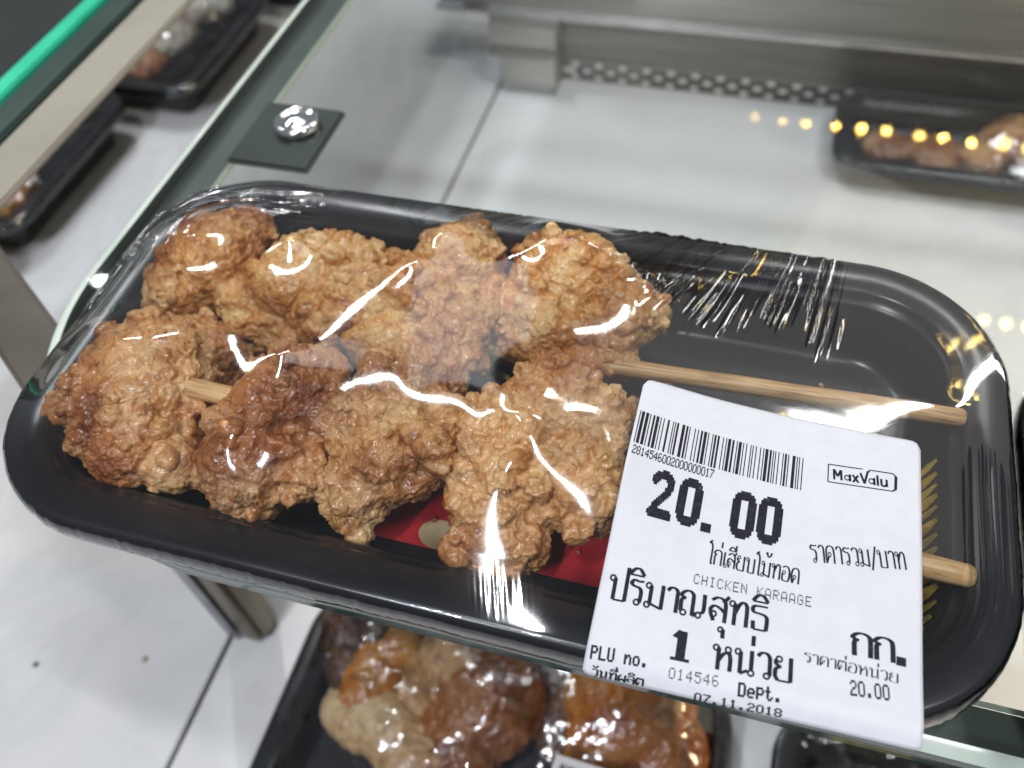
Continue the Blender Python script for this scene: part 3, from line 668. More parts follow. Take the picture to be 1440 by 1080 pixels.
# paper sheet with rounded corners
V = []; F = []; ns, nt = 80, 92
for i in range(ns + 1):
    s = LWD * i / ns; rc = 0.0022
    e = min(s, LWD - s); inn = 0 if e >= rc else rc - math.sqrt(max(0, rc * rc - (rc - e) ** 2))
    t = np.linspace(inn, LHT - inn * 0.3, nt + 1)
    V.append(lab(np.full(nt + 1, s), t))
V = np.concatenate(V)
for i in range(ns):
    for j in range(nt): a = i * (nt + 1) + j; F.append((a, a + 1, a + nt + 2, a + nt + 1))
o = obj('label_paper', pymesh('label_paper', V.tolist(), F), M['paper'], price, True)
md = o.modifiers.new('thickness', 'SOLIDIFY'); md.thickness = 0.00012; md.offset = -1 if False else 0

# --- print: strokes and pixels laid on the label, coordinates (s right, t down) in metres
LIFT = [0.00011]
def ink(name, polys, parent=price):
    """polys: list of convex (s,t) quads/polygons"""
    V = []; F = []; LIFT[0] = 0.00011
    for q in polys:
        b = len(V); a = np.array(q); P = lab(a[:, 0], a[:, 1], LIFT[0]); V += P.tolist(); F.append(tuple(range(b, b + len(q)))); LIFT[0] += 2e-9
    return obj(name, pymesh(name, V, F), M['ink'], parent)
def rects(x, y, w, h, step=0.0012):
    out = []; k = max(1, int(math.ceil(h / step))); kx = max(1, int(math.ceil(w / step)))
    for i in range(kx):
        for j in range(k): out.append([(x + w * i / kx, y + h * j / k), (x + w * (i + 1) / kx, y + h * j / k), (x + w * (i + 1) / kx, y + h * (j + 1) / k), (x + w * i / kx, y + h * (j + 1) / k)])
    return out
def catmull(p, n_=5):
    if len(p) < 3: return p
    P = [np.array(q, float) for q in p]; P = [2 * P[0] - P[1]] + P + [2 * P[-1] - P[-2]]; out = []
    for i in range(1, len(P) - 2):
        for k in range(n_):
            t = k / n_; out.append(tuple(0.5 * ((2 * P[i]) + (-P[i - 1] + P[i + 1]) * t + (2 * P[i - 1] - 5 * P[i] + 4 * P[i + 1] - P[i + 2]) * t * t + (-P[i - 1] + 3 * P[i] - 3 * P[i + 1] + P[i + 2]) * t ** 3)))
    return out + [tuple(P[-2])]
def stroke(p, wd, thin=0.45, smooth=True):
    """pen stroke: verticals thick, horizontals thinner"""
    q = catmull(p) if smooth else p; q = [np.array(a, float) for a in q]; L_, R_ = [], []
    for i in range(len(q)):
        a = q[max(0, i - 1)]; b = q[min(len(q) - 1, i + 1)]; d_ = b - a; ln = np.hypot(*d_) + 1e-12; d_ = d_ / ln
        hw = wd * (thin + (1 - thin) * abs(d_[1])) / 2; nn = np.array([-d_[1], d_[0]])
        L_.append(q[i] + nn * hw); R_.append(q[i] - nn * hw)
    return [[tuple(L_[i]), tuple(L_[i + 1]), tuple(R_[i + 1]), tuple(R_[i])] for i in range(len(q) - 1)]
def O(x, y, rr=0.105): return ('o', x, y, rr)
TH = {  # looped Thai letters: width, strokes in a unit body (y up)
 'ก': (.72, [[(.1, 0), (.1, .6), (.2, .7), (.04, .8), (.16, .97), (.36, 1.02), (.56, .93), (.62, .72), (.62, 0)]]),
 'ป': (.78, [O(.12, .88), [(.22, .9), (.22, .02)], [(.22, .02), (.66, .02)], [(.66, .02), (.66, 1.42)]]),
 'บ': (.78, [O(.12, .88), [(.22, .9), (.22, .02)], [(.22, .02), (.66, .02)], [(.66, .02), (.66, 1.0)]]),
 'ร': (.60, [O(.34, .1), [(.44, .1), (.46, .5), (.38, .68), (.16, .74), (.06, .84), (.16, .98), (.34, .95), (.52, .98)]]),
 'ม': (.80, [O(.12, .88), [(.22, .9), (.22, .1)], O(.13, .1), [(.22, .16), (.66, .02)], [(.66, 0), (.66, 1.0)]]),
 'า': (.52, [[(.04, .84), (.14, .98), (.28, 1.0), (.4, .9), (.42, .7), (.42, 0)]]),
 'ณ': (1.10, [O(.17, .1), [(.07, .14), (.07, .6), (.18, .7), (.04, .8), (.16, .97), (.34, 1.02), (.48, .9), (.5, .7), (.5, .02)], [(.5, .02), (.66, .16)], O(.72, .1), [(.72, .2), (.9, .3), (.9, 1.0)]]),
 'ส': (.72, [O(.18, .3), [(.08, .28), (.06, .5), (.2, .64), (.42, .56), (.6, .4)], [(.08, .28), (.2, .02)], [(.6, 0), (.6, .72), (.5, .95), (.28, 1.0), (.08, .86)], [(.5, .82), (.70, 1.12)]]),
 'ล': (.72, [O(.18, .3), [(.08, .28), (.06, .5), (.2, .64), (.42, .56), (.6, .4)], [(.6, 0), (.6, .72), (.5, .95), (.28, 1.0), (.08, .86)]]),
 'ท': (.78, [O(.12, .88), [(.22, .9), (.22, 0)], [(.22, .45), (.36, .85), (.5, 1.0), (.62, .92), (.66, .7), (.66, 0)]]),
 'ธ': (.72, [[(.62, 1.0), (.4, 1.0), (.16, .98), (.08, .86), (.14, .72), (.4, .68), (.58, .6), (.62, .4), (.6, .02)], [(.6, .02), (.14, .02)], [(.14, .02), (.12, .36)]]),
 'ห': (.80, [O(.12, .88), [(.22, .9), (.22, 0)], [(.22, .35), (.4, .66), (.56, .72)], O(.56, .86), [(.6, .74), (.66, .5), (.66, 0)]]),
 'น': (.80, [O(.12, .88), [(.22, .9), (.22, .02)], [(.22, .02), (.5, .18)], O(.62, .1), [(.62, .2), (.62, 1.0)]]),
 'ว': (.60, [[(.04, .84), (.16, .99), (.34, 1.0), (.46, .86), (.48, .6), (.48, .12)], O(.38, .1)]),
 'ย': (.76, [O(.2, .88), [(.1, .86), (.1, .68), (.28, .58)], [(.28, .58), (.1, .48), (.08, .2), (.18, .02)], [(.18, .02), (.62, .02)], [(.62, .02), (.62, 1.0)]]),
 'ค': (.76, [[(.1, 0), (.08, .6), (.16, .92), (.38, 1.02), (.58, .92), (.64, .6), (.64, 0)], O(.32, .52), [(.28, .42), (.12, .1)]]),
 'ด': (.76, [[(.18, 0), (.08, .3), (.08, .6), (.16, .92), (.38, 1.02), (.58, .92), (.64, .6), (.64, 0)], O(.30, .42), [(.26, .32), (.18, .02)]]),
 'ต': (.76, [[(.18, 0), (.08, .3), (.08, .6), (.14, .98), (.26, 1.0), (.36, .84), (.46, 1.0), (.6, .96), (.64, .6), (.64, 0)], O(.30, .42), [(.26, .32), (.18, .02)]]),
 'อ': (.72, [O(.2, .58), [(.1, .54), (.08, .2), (.16, .03)], [(.16, .02), (.56, .02)], [(.56, .03), (.62, .3), (.62, .7), (.48, .97), (.28, 1.0), (.08, .9)]]),
 'ผ': (.78, [O(.24, .88), [(.14, .84), (.1, .5), (.1, .02)], [(.1, .02), (.38, .5)], [(.38, .5), (.64, .02)], [(.64, .02), (.64, 1.0)]]),
 'ไ': (.44, [[(.38, .04), (.28, .02), (.26, .3), (.26, 1.1), (.16, 1.4), (.02, 1.5)], [(.02, 1.5), (.02, 1.34)], [(.02, 1.5), (.22, 1.58)]]),
 'เ': (.36, [[(.14, 1.0), (.14, .1)], O(.24, .1)]),
 ' ': (.40, []), '/': (.5, [[(.05, -.2), (.42, 1.2)]]), '.': (.35, [[(.1, .0), (.1, .14)], [(.16, .0), (.16, .14)], [(.22, 0), (.22, .14)]]),
 '1': (.62, [[(.14, .96), (.3, 1.28)], [(.3, 1.28), (.3, .0)], [(.36, 1.28), (.36, .0)], [(.08, .03), (.58, .03)], [(.08, .07), (.58, .07)]]),
 # marks hang on the letter before
 'ิ': (0, [[(-.66, 1.18), (-.5, 1.42), (-.3, 1.46), (-.1, 1.2)], [(-.66, 1.18), (-.1, 1.18)]]),
 'ี': (0, [[(-.66, 1.18), (-.5, 1.40), (-.3, 1.42), (-.1, 1.2)], [(-.66, 1.18), (-.1, 1.18)], [(-.1, 1.18), (-.1, 1.6)]]),
 'ั': (0, [O(-.52, 1.36, .08), [(-.44, 1.3), (-.3, 1.22), (-.1, 1.5)]]),
 '่': (0, [[(-.16, 1.2), (-.16, 1.62)]]), '^': (0, [[(-.16, 1.56), (-.16, 1.84)]]),
 '้': (0, [[(-.5, 1.62), (-.42, 1.5), (-.34, 1.36), (-.2, 1.42), (-.08, 1.66)], O(-.46, 1.58, .06)]),
 'ุ': (0, [O(-.22, -.28, .09), [(-.13, -.26), (-.12, -.62)]]),
}
def thai(name, txt, s0, t0, s1, t1, h, pen=0.15, slant=0.0, thin=0.5):
    """text with baseline from (s0,t0) to (s1,t1), body height h, all in mm"""
    tot = sum(TH[c][0] for c in txt); d_ = np.array([s1 - s0, t1 - t0]); L_ = np.hypot(*d_); ux = d_ / tot; un = np.array([d_[1], -d_[0]]) / L_ * h
    wx = L_ / tot; x = 0; polys = []
    def mp(p): return tuple((np.array([s0, t0]) + ux * p[0] + un * p[1]) * 0.001)
    for c in txt:
        wc, st = TH[c]
        for q in st:
            if q[0] == 'o':
                _, cx, cy, rr = q; K = 12; R1 = rr + pen * 0.30; R0 = max(0.02, rr - pen * 0.22)
                ay = wx / h if False else 1
                for k in range(K):
                    a, b = 2 * PI * k / K, 2 * PI * (k + 1) / K
                    polys.append([mp((x + cx + math.cos(g) * r_ * min(1.0, h / wx), cy + math.sin(g) * r_)) for g, r_ in ((a, R0), (b, R0), (b, R1), (a, R1))])
            else:
                pts_ = [(x + a, b) for a, b in q]; sm_ = len(q) > 2
                for s_ in stroke(pts_, pen, thin, sm_): polys.append([mp(v) for v in s_])
        x += wc
    return ink(name, polys)
BM = {'C': "01110 10001 10000 10000 10000 10001 01110", 'H': "10001 10001 10001 11111 10001 10001 10001", 'I': "01110 00100 00100 00100 00100 00100 01110",
 'K': "10001 10010 10100 11000 10100 10010 10001", 'E': "11111 10000 10000 11110 10000 10000 11111", 'N': "10001 11001 10101 10101 10011 10001 10001",
 'A': "01110 10001 10001 10001 11111 10001 10001", 'R': "11110 10001 10001 11110 10100 10010 10001", 'G': "01110 10001 10000 10111 10001 10001 01110",
 '0': "01110 10001 10001 10001 10001 10001 01110", '1': "00100 01100 00100 00100 00100 00100 01110", '2': "01110 10001 00001 00110 01000 10000 11111",
 '4': "00010 00110 01010 10010 11111 00010 00010", '5': "11111 10000 11110 00001 00001 10001 01110", '6': "01110 10000 10000 11110 10001 10001 01110",
 '7': "11111 00001 00010 00100 00100 01000 01000", '8': "01110 10001 10001 01110 10001 10001 01110", '.': "00000 00000 00000 00000 00000 01100 01100",
 'P': "11110 10001 10001 11110 10000 10000 10000", 'L': "10000 10000 10000 10000 10000 10000 11111", 'U': "10001 10001 10001 10001 10001 10001 01110",
 'n': "00000 00000 10110 11001 10001 10001 10001", 'o': "00000 00000 01110 10001 10001 10001 01110", 'D': "11110 10001 10001 10001 10001 10001 11110",
 'e': "00000 00000 01110 10001 11111 10000 01110", 'p': "00000 11110 10001 10001 11110 10000 10000", 't': "01000 01000 11100 01000 01000 01001 00110", ' ': "00000 00000 00000 00000 00000 00000 00000"}
def dots(name, txt, s0, t0, s1, t1, h, bold=0.0, adv=6.0, rowfill=1.0):
    d_ = np.array([s1 - s0, t1 - t0]); tot = adv * len(txt) - 1; u = d_ / tot; L_ = np.hypot(*d_); un = np.array([d_[1], -d_[0]]) / L_ * h / 7; polys = []
    def mp(a, b): return tuple((np.array([s0, t0]) + u * a + un * b) * 0.001)
    for k, c in enumerate(txt):
        for r_, row in enumerate(BM[c].split()):
            i = 0
            while i < 5:
                if row[i] == '1':
                    j = i
                    while j < 5 and row[j] == '1': j += 1
                    a0, a1 = k * adv + i - bold * 0.5, k * adv + j + bold * 0.5; b0, b1 = 6 - r_ - bold * 0.1, 7 - r_ - (1 - rowfill) + bold * 0.1
                    polys.append([mp(a0, b0), mp(a1, b0), mp(a1, b1), mp(a0, b1)]); i = j
                else: i += 1
    return ink(name, polys)
def raster_glyph(paths, W_, H_, th):
    g = np.zeros((H_, W_), bool)
    for y in range(H_):
        for x in range(W_):
            for p in paths:
                for a, b in zip(p[:-1], p[1:]):
                    a = np.array(a, float); b = np.array(b, float); c = np.array([x + .5, y + .5]); t = np.clip(((c - a) @ (b - a)) / ((b - a) @ (b - a) + 1e-9), 0, 1)
                    if np.hypot(*((a + (b - a) * t - c) * np.array([1, 1.15]))) < th: g[y, x] = True
    return g
def bigdigit(g, s0, t0, ux, un, polys):
    H_, W_ = g.shape
    for y in range(H_):
        x = 0
        while x < W_:
            if g[y, x]:
                j = x
                while j < W_ and g[y, j]: j += 1
                for a in range(x, j, 3):
                    b = min(j, a + 3); q = [(a, H_ - y), (b, H_ - y), (b, H_ - y - 1), (a, H_ - y - 1)]
                    polys.append([tuple((np.array([s0, t0]) + ux * v[0] / W_ + un * v[1] / H_) * 0.001) for v in q])
                x = j
            else: x += 1

bars = []; rb = random.Random(28); s_ = 0.7
pat = "1131 3112 2131 1213 2311 1123 3121 1412 1221 3113 1121 2312 1131 2211 3112 1311 1213 1211 3121 1112 1311 2113 3111 1213"
unit = 38.1 / (sum(int(c) for c in pat.replace(' ', '')) )
for k, c in enumerate(pat.replace(' ', '')):
    wd = int(c) * unit
    if k % 2 == 0:
        t0_ = 9.75 + 1.15 * (s_ / 38.8); t1_ = 18.75 + 0.85 * (s_ / 38.8); ww = wd * 0.93
        for a in range(6):
            ta, tb = t0_ + (t1_ - t0_) * a / 6, t0_ + (t1_ - t0_) * (a + 1) / 6
            bars.append([(s_ * .001, ta * .001), ((s_ + ww) * .001, ta * .001), ((s_ + ww) * .001, tb * .001), (s_ * .001, tb * .001)])
    s_ += wd
ink('barcode', bars)
dots('barcode_number', '2814546002000000017', 0.8, 21.7, 19.1, 21.9, 2.3, 0.25, 5.8)
g2 = raster_glyph([[(2, 5), (3, 3), (6, 2), (9, 2.4), (11, 4.5), (11, 7), (9, 10), (5, 14), (2.5, 17.8)], [(2.2, 18.2), (12, 18.2)]], 14, 20, 2.15)
g0 = raster_glyph([[(2.4, 5), (3.6, 2.8), (6, 2), (8, 2), (10.4, 2.8), (11.6, 5), (11.6, 15), (10.4, 17.2), (8, 18), (6, 18), (3.6, 17.2), (2.4, 15), (2.4, 5)]], 14, 20, 2.35)
polys = []
for g_, a, wd in ((g2, 6.3, 5.3), (g0, 12.3, 5.3), (g0, 23.9, 5.2), (g0, 29.5, 5.2)):
    bigdigit(g_, a, 34.9 - 0.012 * a, np.array([wd, -0.03]), np.array([0.1, -11.5]), polys)
polys += rects(0.0181, 0.0329, 0.0022, 0.0021)
ink('price_digits', polys)
thai('product_name_thai', "ไก่เสียบไม้ทอด", 20.6, 41.6, 39.4, 41.8, 3.3, 0.15)
dots('product_name', 'CHICKEN KARAAGE', 18.5, 46.7, 42.2, 46.0, 2.2, -0.15, 6.6, 0.8)
thai('net_quantity', "ปริมาณสุทธิ", 1.9, 53.9, 34.4, 53.2, 5.0, 0.155)
thai('total_price_caption', "ราคารวม/บาท", 41.2, 36.2, 60.4, 33.2, 3.9, 0.14, 0, 0.45)
thai('quantity_digit', "1", 15.8, 62.8, 20.4, 62.7, 4.6, 0.19)
thai('quantity_unit', "หน่วย", 24.4, 62.8, 40.0, 62.2, 4.9, 0.16)
thai('weight_unit', "กก", 50.1, 53.9, 58.4, 53.6, 4.6, 0.17)
ink('weight_unit_dot', rects(0.0584, 0.0521, 0.0018, 0.0018))
thai('unit_price_caption', "ราคาต่อหน่วย", 41.4, 57.4, 59.0, 57.5, 1.9, 0.13, 0, 0.3)
dots('unit_price', '20.00', 50.3, 61.9, 57.4, 61.2, 3.0, 0.35, 6.2)
dots('item_number_caption', 'PLU no.', 1.1, 66.1, 12.6, 65.4, 2.6, 0.75, 6.6)
dots('item_number', '014546', 16.7, 66.4, 26.4, 65.9, 2.1, -0.1, 6.6, 0.8)
dots('department_caption', 'Dept.', 30.1, 66.8, 38.2, 66.2, 2.6, 0.75, 6.4)
thai('date_caption', "วันที^ผลิต", 1.9, 69.2, 12.4, 69.0, 1.4, 0.2)
dots('date', '07.11.2018', 22.2, 69.45, 38.5, 68.9, 1.6, 0.6, 6.4)
# framed logo
LG = {'M': (.98, [[(.06, 0), (.06, 1)], [(.08, .98), (.40, .35)], [(.40, .35), (.72, .98)], [(.74, 1), (.74, 0)]]), 'a': (.80, [('o', .30, .34, .22), [(.58, .7), (.58, 0)]]),
      'x': (.78, [[(.04, 0), (.56, .7)], [(.04, .7), (.56, 0)]]), 'V': (.70, [[(.0, 1.0), (.34, .04)], [(.34, .0), (.52, .6), (.72, 1.24)], [(.72, 1.24), (.92, 1.26)]]),
      'l': (.36, [[(.1, 0), (.1, 1)]]), 'u': (.80, [[(.08, .7), (.08, .2), (.2, .04), (.4, .06), (.56, .24)], [(.58, .7), (.58, 0)]])}
TH.update({k: v for k, v in LG.items()})
thai('logo_lettering', "MaxValu", 44.8, 14.75, 56.6, 13.85, 2.7, 0.22, 0, 0.8)
P0, P1, P2, P3_ = (43.5, 11.0), (57.6, 10.0), (57.9, 14.6), (43.6, 15.7)
fr_ = []
def seg_(a, b, wd): 
    a = np.array(a); b = np.array(b); d_ = (b - a) / np.hypot(*(b - a)); nn = np.array([-d_[1], d_[0]]) * wd / 2
    for k in range(6): p, q = a + (b - a) * k / 6, a + (b - a) * (k + 1) / 6; fr_.append([tuple((p + nn) * .001), tuple((q + nn) * .001), tuple((q - nn) * .001), tuple((p - nn) * .001)])
seg_(P0, (50.9, 10.47), .26); seg_((52.2, 10.38), (57.2, 10.05), .26); seg_((57.2, 10.05), (57.9, 10.6), .3); seg_((57.95, 10.6), (57.9, 14.2), .62); seg_((57.8, 14.2), (57.2, 14.7), .4); seg_((57.2, 14.7), P3_, .26); seg_(P3_, P0, .26)
ink('logo_frame', fr_)

# ------------------------------------------------------------------ other packs around the shelf
def film_for(name, label, cx, cy, hl, hw, rr, zr, foods, rz=0.0, amp=0.0004, seed=70):
    h_ = 0.0016; gx_ = np.arange(-hl, hl + h_, h_); gy_ = np.arange(-hw, hw + h_, h_); ob_ = np.full((len(gx_), len(gy_)), -0.05)
    c_, s_ = math.cos(-rz), math.sin(-rz)
    for o in foods:
        nv = len(o.data.vertices); P = np.empty(nv * 3, np.float32); o.data.vertices.foreach_get('co', P); P = P.reshape(-1, 3).astype(float)
        X = (P[:, 0] - cx) * c_ - (P[:, 1] - cy) * s_; Y = (P[:, 0] - cx) * s_ + (P[:, 1] - cy) * c_
        i = np.rint((X + hl) / h_).astype(int); j = np.rint((Y + hw) / h_).astype(int); ok = (i >= 0) & (i < len(gx_)) & (j >= 0) & (j < len(gy_))
        np.maximum.at(ob_, (i[ok], j[ok]), P[ok, 2] - zr)
    ob_ += 0.0008; x_, y_ = np.meshgrid(gx_, gy_, indexing='ij')
    qx = np.abs(x_) - hl + rr; qy = np.abs(y_) - hw + rr; sd_ = np.hypot(np.maximum(qx, 0), np.maximum(qy, 0)) + np.minimum(np.maximum(qx, qy), 0) - rr
    fx_ = sd_ > -0.006; z_ = np.where(fx_, 0.0005, np.maximum(ob_, 0.0006))
    for it in range(700):
        A = z_.copy(); A[1:-1, 1:-1] = 0.25 * (z_[2:, 1:-1] + z_[:-2, 1:-1] + z_[1:-1, 2:] + z_[1:-1, :-2]); z_ = np.where(fx_, 0.0005, np.maximum(A, ob_))
    nt_, nr_ = 360, 70; th_ = np.array(ring(0.0, 60, hl, hw, rr)); tc = np.r_[th_, th_[:1]]; sg = np.r_[0, np.cumsum(np.linalg.norm(np.diff(tc, axis=0), axis=1))]
    t_ = np.linspace(0, sg[-1], nt_, endpoint=False); bx_ = np.interp(t_, sg, tc[:, 0]); by_ = np.interp(t_, sg, tc[:, 1]); k_ = max(hl - hw, 0); sx_ = np.clip(bx_, -k_, k_)
    out = []
    for q in np.linspace(0, 1, nr_):
        x = sx_ + (bx_ - sx_) * q; y = by_ * q
        fi = np.clip((x + hl) / h_, 0, len(gx_) - 1.001); fj = np.clip((y + hw) / h_, 0, len(gy_) - 1.001); i = fi.astype(int); j = fj.astype(int); a = fi - i; b = fj - j
        zz = z_[i, j] * (1 - a) * (1 - b) + z_[i + 1, j] * a * (1 - b) + z_[i, j + 1] * (1 - a) * b + z_[i + 1, j + 1] * a * b
        zz = zz + amp * fbm(np.stack([x * 90, y * 90, x * 0], -1), 3, seed) * min(1, (1 - q) * 8)
        out.append(np.stack([x, y, zz], 1))
    for dd, z in ((0.0012, -0.001), (0.0016, -0.004), (0.0014, -0.0070)): out.append(np.stack([bx_ * (1 + dd / hl), by_ * (1 + dd / hw), np.full(nt_, z)], 1))
    P = np.concatenate(out); ii = np.arange(nt_); jj = (ii + 1) % nt_
    F = np.concatenate([np.stack([k * nt_ + ii, (k + 1) * nt_ + ii, (k + 1) * nt_ + jj, k * nt_ + jj], 1) for k in range(nr_ + 2)])
    o = obj(name, pymesh(name, P.tolist(), F.tolist()), M['film_far'], None, True); o.location = (cx, cy, zr); o.rotation_euler.z = rz
    return tag(o, label, 'cling film')
def tray_at(label, cx, cy, z, hl, hw, rr, zs=1.0, rz=0.0, me=None):
    t = thing('food_tray', label, 'tray', None); t.location = (cx, cy, z); t.rotation_euler.z = rz
    obj('tray_shell', me or tray_mesh(hl, hw, rr, zs), None, t); return t
def food(name, label, cat, blobs, mat, seed, group=None, vox=0.0011, crumbs=40, cr=(0.001, 0.003), rough=1.3):
    return tag(lump(name, blobs, mat, None, seed, vox, crumbs, cr, rough), label, cat, group)
# lower pack of grilled chicken on the marble in front
ZR2 = ZD + 0.0225; ZFLOOR[0] = ZD + 0.003; Q = 0.00040
def lb(u, v, z, ru, rv, rz=None): p = at(u, v, z); return (p, (ru * Q, rv * Q * 1.25, rz or 0.5 * (ru + rv) * Q * 0.8))
t2 = tray_at('black tray of grilled chicken on the marble below the front edge of the glass', -0.0120, -0.0450, ZR2, 0.100, 0.075, 0.030)
zf = ZR2 - 0.001
G2 = 'grilled chicken pieces in the lower tray'
F2 = [food('grilled_chicken', 'dark reddish charred piece at the back left corner of the lower tray', 'grilled chicken', [lb(505, 885, zf, 46, 32), lb(490, 935, zf, 30, 34)], M['char'], 31, G2, 0.0011, 14, (0.001, 0.003), 0.9),
      food('grilled_chicken', 'shiny orange brown piece at the left end of the lower tray', 'grilled chicken', [lb(520, 965, zf, 38, 44), lb(560, 915, zf, 28, 30)], M['glaze_orange'], 32, G2, 0.0011, 14, (0.001, 0.003), 0.9),
      food('grilled_chicken', 'tan rounded piece just below the front edge of the shelf', 'grilled chicken', [lb(650, 925, zf + .002, 52, 48), lb(625, 965, zf, 34, 34)], M['pale_meat'], 33, G2, 0.0011, 14, (0.001, 0.003), 0.9),
      food('grilled_chicken', 'pale sliced meat curving along the front left of the lower tray', 'grilled chicken', [lb(560, 1035, zf, 62, 32), lb(590, 985, zf, 26, 46), lb(500, 1010, zf - .002, 46, 26), lb(600, 1070, zf, 60, 34)], M['pale_meat'], 34, G2, 0.0011, 14, (0.001, 0.003), 0.9),
      food('grilled_chicken', 'brown glazed piece in the middle of the lower tray', 'grilled chicken', [lb(690, 985, zf + .002, 66, 52), lb(640, 1045, zf, 55, 45), lb(720, 930, zf, 44, 34)], M['glaze'], 35, G2, 0.0011, 14, (0.001, 0.003), 0.9),
      food('grilled_chicken', 'orange grilled piece touching the shelf edge in the lower tray', 'grilled chicken', [lb(745, 885, zf, 50, 26), lb(700, 880, zf, 34, 24)], M['glaze_orange'], 36, G2, 0.0011, 14, (0.001, 0.003), 0.9),
      food('grilled_chicken', 'dark charred piece between two orange ones in the lower tray', 'grilled chicken', [lb(795, 940, zf - .002, 36, 48), lb(790, 1010, zf - .003, 30, 40)], M['char'], 37, G2, 0.0011, 14, (0.001, 0.003), 0.9),
      food('grilled_chicken', 'large orange glazed piece at the right end of the lower tray', 'grilled chicken', [lb(885, 985, zf + .002, 76, 62), lb(930, 1050, zf, 50, 45), lb(850, 1050, zf, 46, 45)], M['glaze_orange'], 38, G2, 0.0011, 14, (0.001, 0.003), 0.9)]
chrysanthemum(t2, 0.078, 0.030, 0.018, ZB + 0.0004, 18)
film_for('cling_film', 'clear film over the lower tray of grilled chicken', -0.0120, -0.0450, 0.100, 0.075, 0.030, ZR2, F2, 0, 0.0012, 71)
# its sticker, only the upper corner in view
pl = thing('price_label', 'small white price sticker at the bottom margin on the lower tray film', 'price label')
a0 = at(782, 1060, ZR2 + 0.021); b0 = at(865, 1086, ZR2 + 0.021); dx = (b0 - a0); dn = Vector((dx.y, -dx.x, 0)).normalized() * 0.045
bm = bmesh.new(); bm.faces.new([bm.verts.new(p) for p in (a0, a0 + dn, b0 + dx * 0.3 + dn, b0 + dx * 0.3)]); lp = obj('label_paper', bm, M['paper'], pl)
lp.modifiers.new('thickness', 'SOLIDIFY').thickness = 0.0002
bm = bmesh.new()
for k in range(16):
    f0 = 0.12 + k * 0.05; f1 = f0 + (0.022 if k % 3 else 0.036); up = Vector((0, 0, 0.0003))
    bm.faces.new([bm.verts.new(a0 + dx * q + dn * h + up) for q, h in ((f0, 0.07), (f0, 0.25), (f1, 0.25), (f1, 0.07))])
obj('barcode', bm, M['ink'], pl)
# another tray to the right of it
t3 = tray_at('black tray on the marble at the lower right corner with gold print', 0.152, -0.045, ZR2, 0.044, 0.070, 0.026)
chrysanthemum(t3, -0.004, 0.020, 0.018, ZB + 0.0004, 20); chrysanthemum(t3, -0.004, -0.022, 0.018, ZB + 0.0004, 20)
film_for('cling_film', 'clear film over the lower right tray with gold print', 0.152, -0.045, 0.044, 0.070, 0.026, ZR2, [], 0, 0.0014, 72)
# neighbour pack on the glass to the right
t4 = tray_at('black oval tray beside the right end of the chicken tray on the glass', 0.2440, -0.012, 0.0, TL, TW, TR_, 1.0, 0.0, TRAY)
film_for('cling_film', 'wrinkled film over the black tray at the right edge of the glass', 0.2440, -0.012, TL, TW, TR_, 0.0, [], 0, 0.0006, 73)
# left packs on the marble
ZR5 = ZD + 0.0345; ZFLOOR[0] = ZD + 0.006
t5 = tray_at('black tray on the marble at the left with orange food near the rail', -0.5080, 0.2850, ZR5, 0.080, 0.083, 0.026, 1.55)
def wb(x, y, z, a, b, c): return (Vector((x, y, z)), (a, b, c))
p5 = at(8, 258, ZR5)
F5 = [food('fried_snack', 'orange fried snack in the left tray beneath the beige rail', 'fried snack', [wb(p5.x, p5.y, ZR5 - .004, .020, .026, .013), wb(p5.x - .03, p5.y + .01, ZR5 - .004, .024, .020, .010)], M['glaze_orange'], 51, None, 0.0014)]
film_for('cling_film', 'shiny film over the tray with orange food at the left', -0.5080, 0.2850, 0.080, 0.083, 0.026, ZR5, F5, 0, 0.0022, 74)
t6 = tray_at('black tray of pale rice and meat on the marble at the upper left', -0.4680, 0.4600, ZR5, 0.084, 0.082, 0.026, 1.55)
p6 = at(240, 45, ZR5); p6b = at(205, 72, ZR5)
F6 = [food('rice', 'pale mound of rice in the upper left tray', 'rice', [wb(p6.x, p6.y, ZR5 - .003, .022, .030, .014), wb(p6.x + .008, p6.y + .045, ZR5 - .003, .024, .028, .013)], M['rice'], 52, None, 0.0014, 120),
      food('meat_slice', 'reddish brown meat slices beside the rice in the upper left tray', 'meat', [wb(p6b.x + .004, p6b.y - .01, ZR5 - .005, .018, .018, .010), wb(p6b.x - .016, p6b.y + .004, ZR5 - .005, .016, .020, .010)], M['glaze'], 53, None, 0.0014)]
film_for('cling_film', 'clear film over the upper left tray of rice', -0.4680, 0.4600, 0.084, 0.082, 0.026, ZR5, F6, 0, 0.0016, 75)
t8 = tray_at('black tray at the far upper left behind the rice tray', -0.4500, 0.6350, ZR5, 0.085, 0.085, 0.026, 1.55)
t9 = tray_at('black tray at the near left end of the marble half hidden by the rail', -0.5100, 0.1080, ZR5, 0.080, 0.086, 0.026, 1.55)
film_for('cling_film', 'clear film over the near left tray half hidden by the rail', -0.5100, 0.1080, 0.080, 0.086, 0.026, ZR5, [], 0, 0.0014, 76)
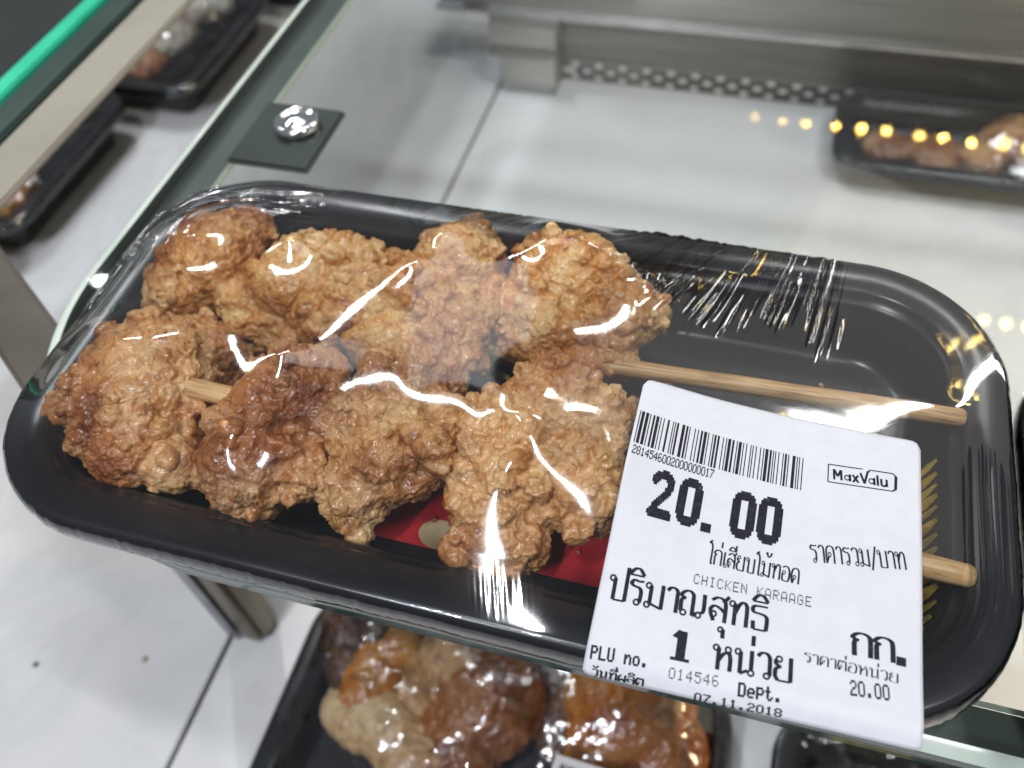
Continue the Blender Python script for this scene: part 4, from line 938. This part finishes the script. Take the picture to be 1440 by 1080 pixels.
# tray behind the glass at the back right
ZR7 = ZD + 0.0225; ZFLOOR[0] = ZD + 0.003
t7 = tray_at('small dark tray of fried food on the marble at the back right under the glass', 0.1850, 0.4480, ZR7, 0.078, 0.043, 0.022)
F7 = [food('fried_snack', 'golden brown fried snack at the right end of the back tray', 'fried snack', [wb(0.228, 0.445, ZR7 + .001, .024, .026, .016), wb(0.205, 0.430, ZR7 - .004, .016, .016, .010)], M['crust'], 61, 'fried snacks in the back right tray', 0.0014, 120),
      food('fried_snack', 'darker flat fried snack left of the golden one in the back tray', 'fried snack', [wb(0.175, 0.436, ZR7 - .007, .022, .018, .007), wb(0.145, 0.440, ZR7 - .008, .018, .016, .006)], M['glaze'], 62, 'fried snacks in the back right tray', 0.0014)]
film_for('cling_film', 'clear film over the small tray at the back right', 0.1850, 0.4480, 0.078, 0.043, 0.022, ZR7, F7, 0, 0.0008, 77)

# loose crumbs: fine ones in the tray, two specks on the marble
rc = random.Random(5); bm = bmesh.new()
for k in range(70):
    a = rc.uniform(0, 2 * PI); x = rc.uniform(-0.098, 0.088); y = rc.choice((-1, 1)) * rc.uniform(0.030, 0.047) if x < 0.03 else rc.uniform(-0.035, 0.04)
    if sdf(np.array(x), np.array(y), 0.0265) > 0: continue
    r0 = rc.uniform(0.0003, 0.0009); g = bmesh.ops.create_icosphere(bm, subdivisions=1, radius=r0)
    for v in g['verts']: v.co = v.co * rc.uniform(0.7, 1.3) + Vector((x, y, ZB + r0 * 0.8))
tag(obj('loose_crumbs', bm, M['crust']), 'tiny fried crumbs scattered on the black base of the tray', 'crumbs', None, 'stuff')
for (u, v, r0, mm, lb_) in ((51, 935, 0.0012, 'grout', 'small dark speck on the white marble at the lower left'), (204, 928, 0.0012, 'cream', 'tiny yellow crumb on the white marble left of the joint')):
    bm = bmesh.new(); g = bmesh.ops.create_icosphere(bm, subdivisions=2, radius=r0)
    for q in g['verts']: q.co = Vector((q.co.x * rc.uniform(0.8, 1.3), q.co.y * rc.uniform(0.8, 1.6), q.co.z * 0.6 + r0 * 0.55))
    o = tag(obj('crumb', bm, M[mm], None, True), lb_, 'crumb'); o.location = at(u, v, ZD)
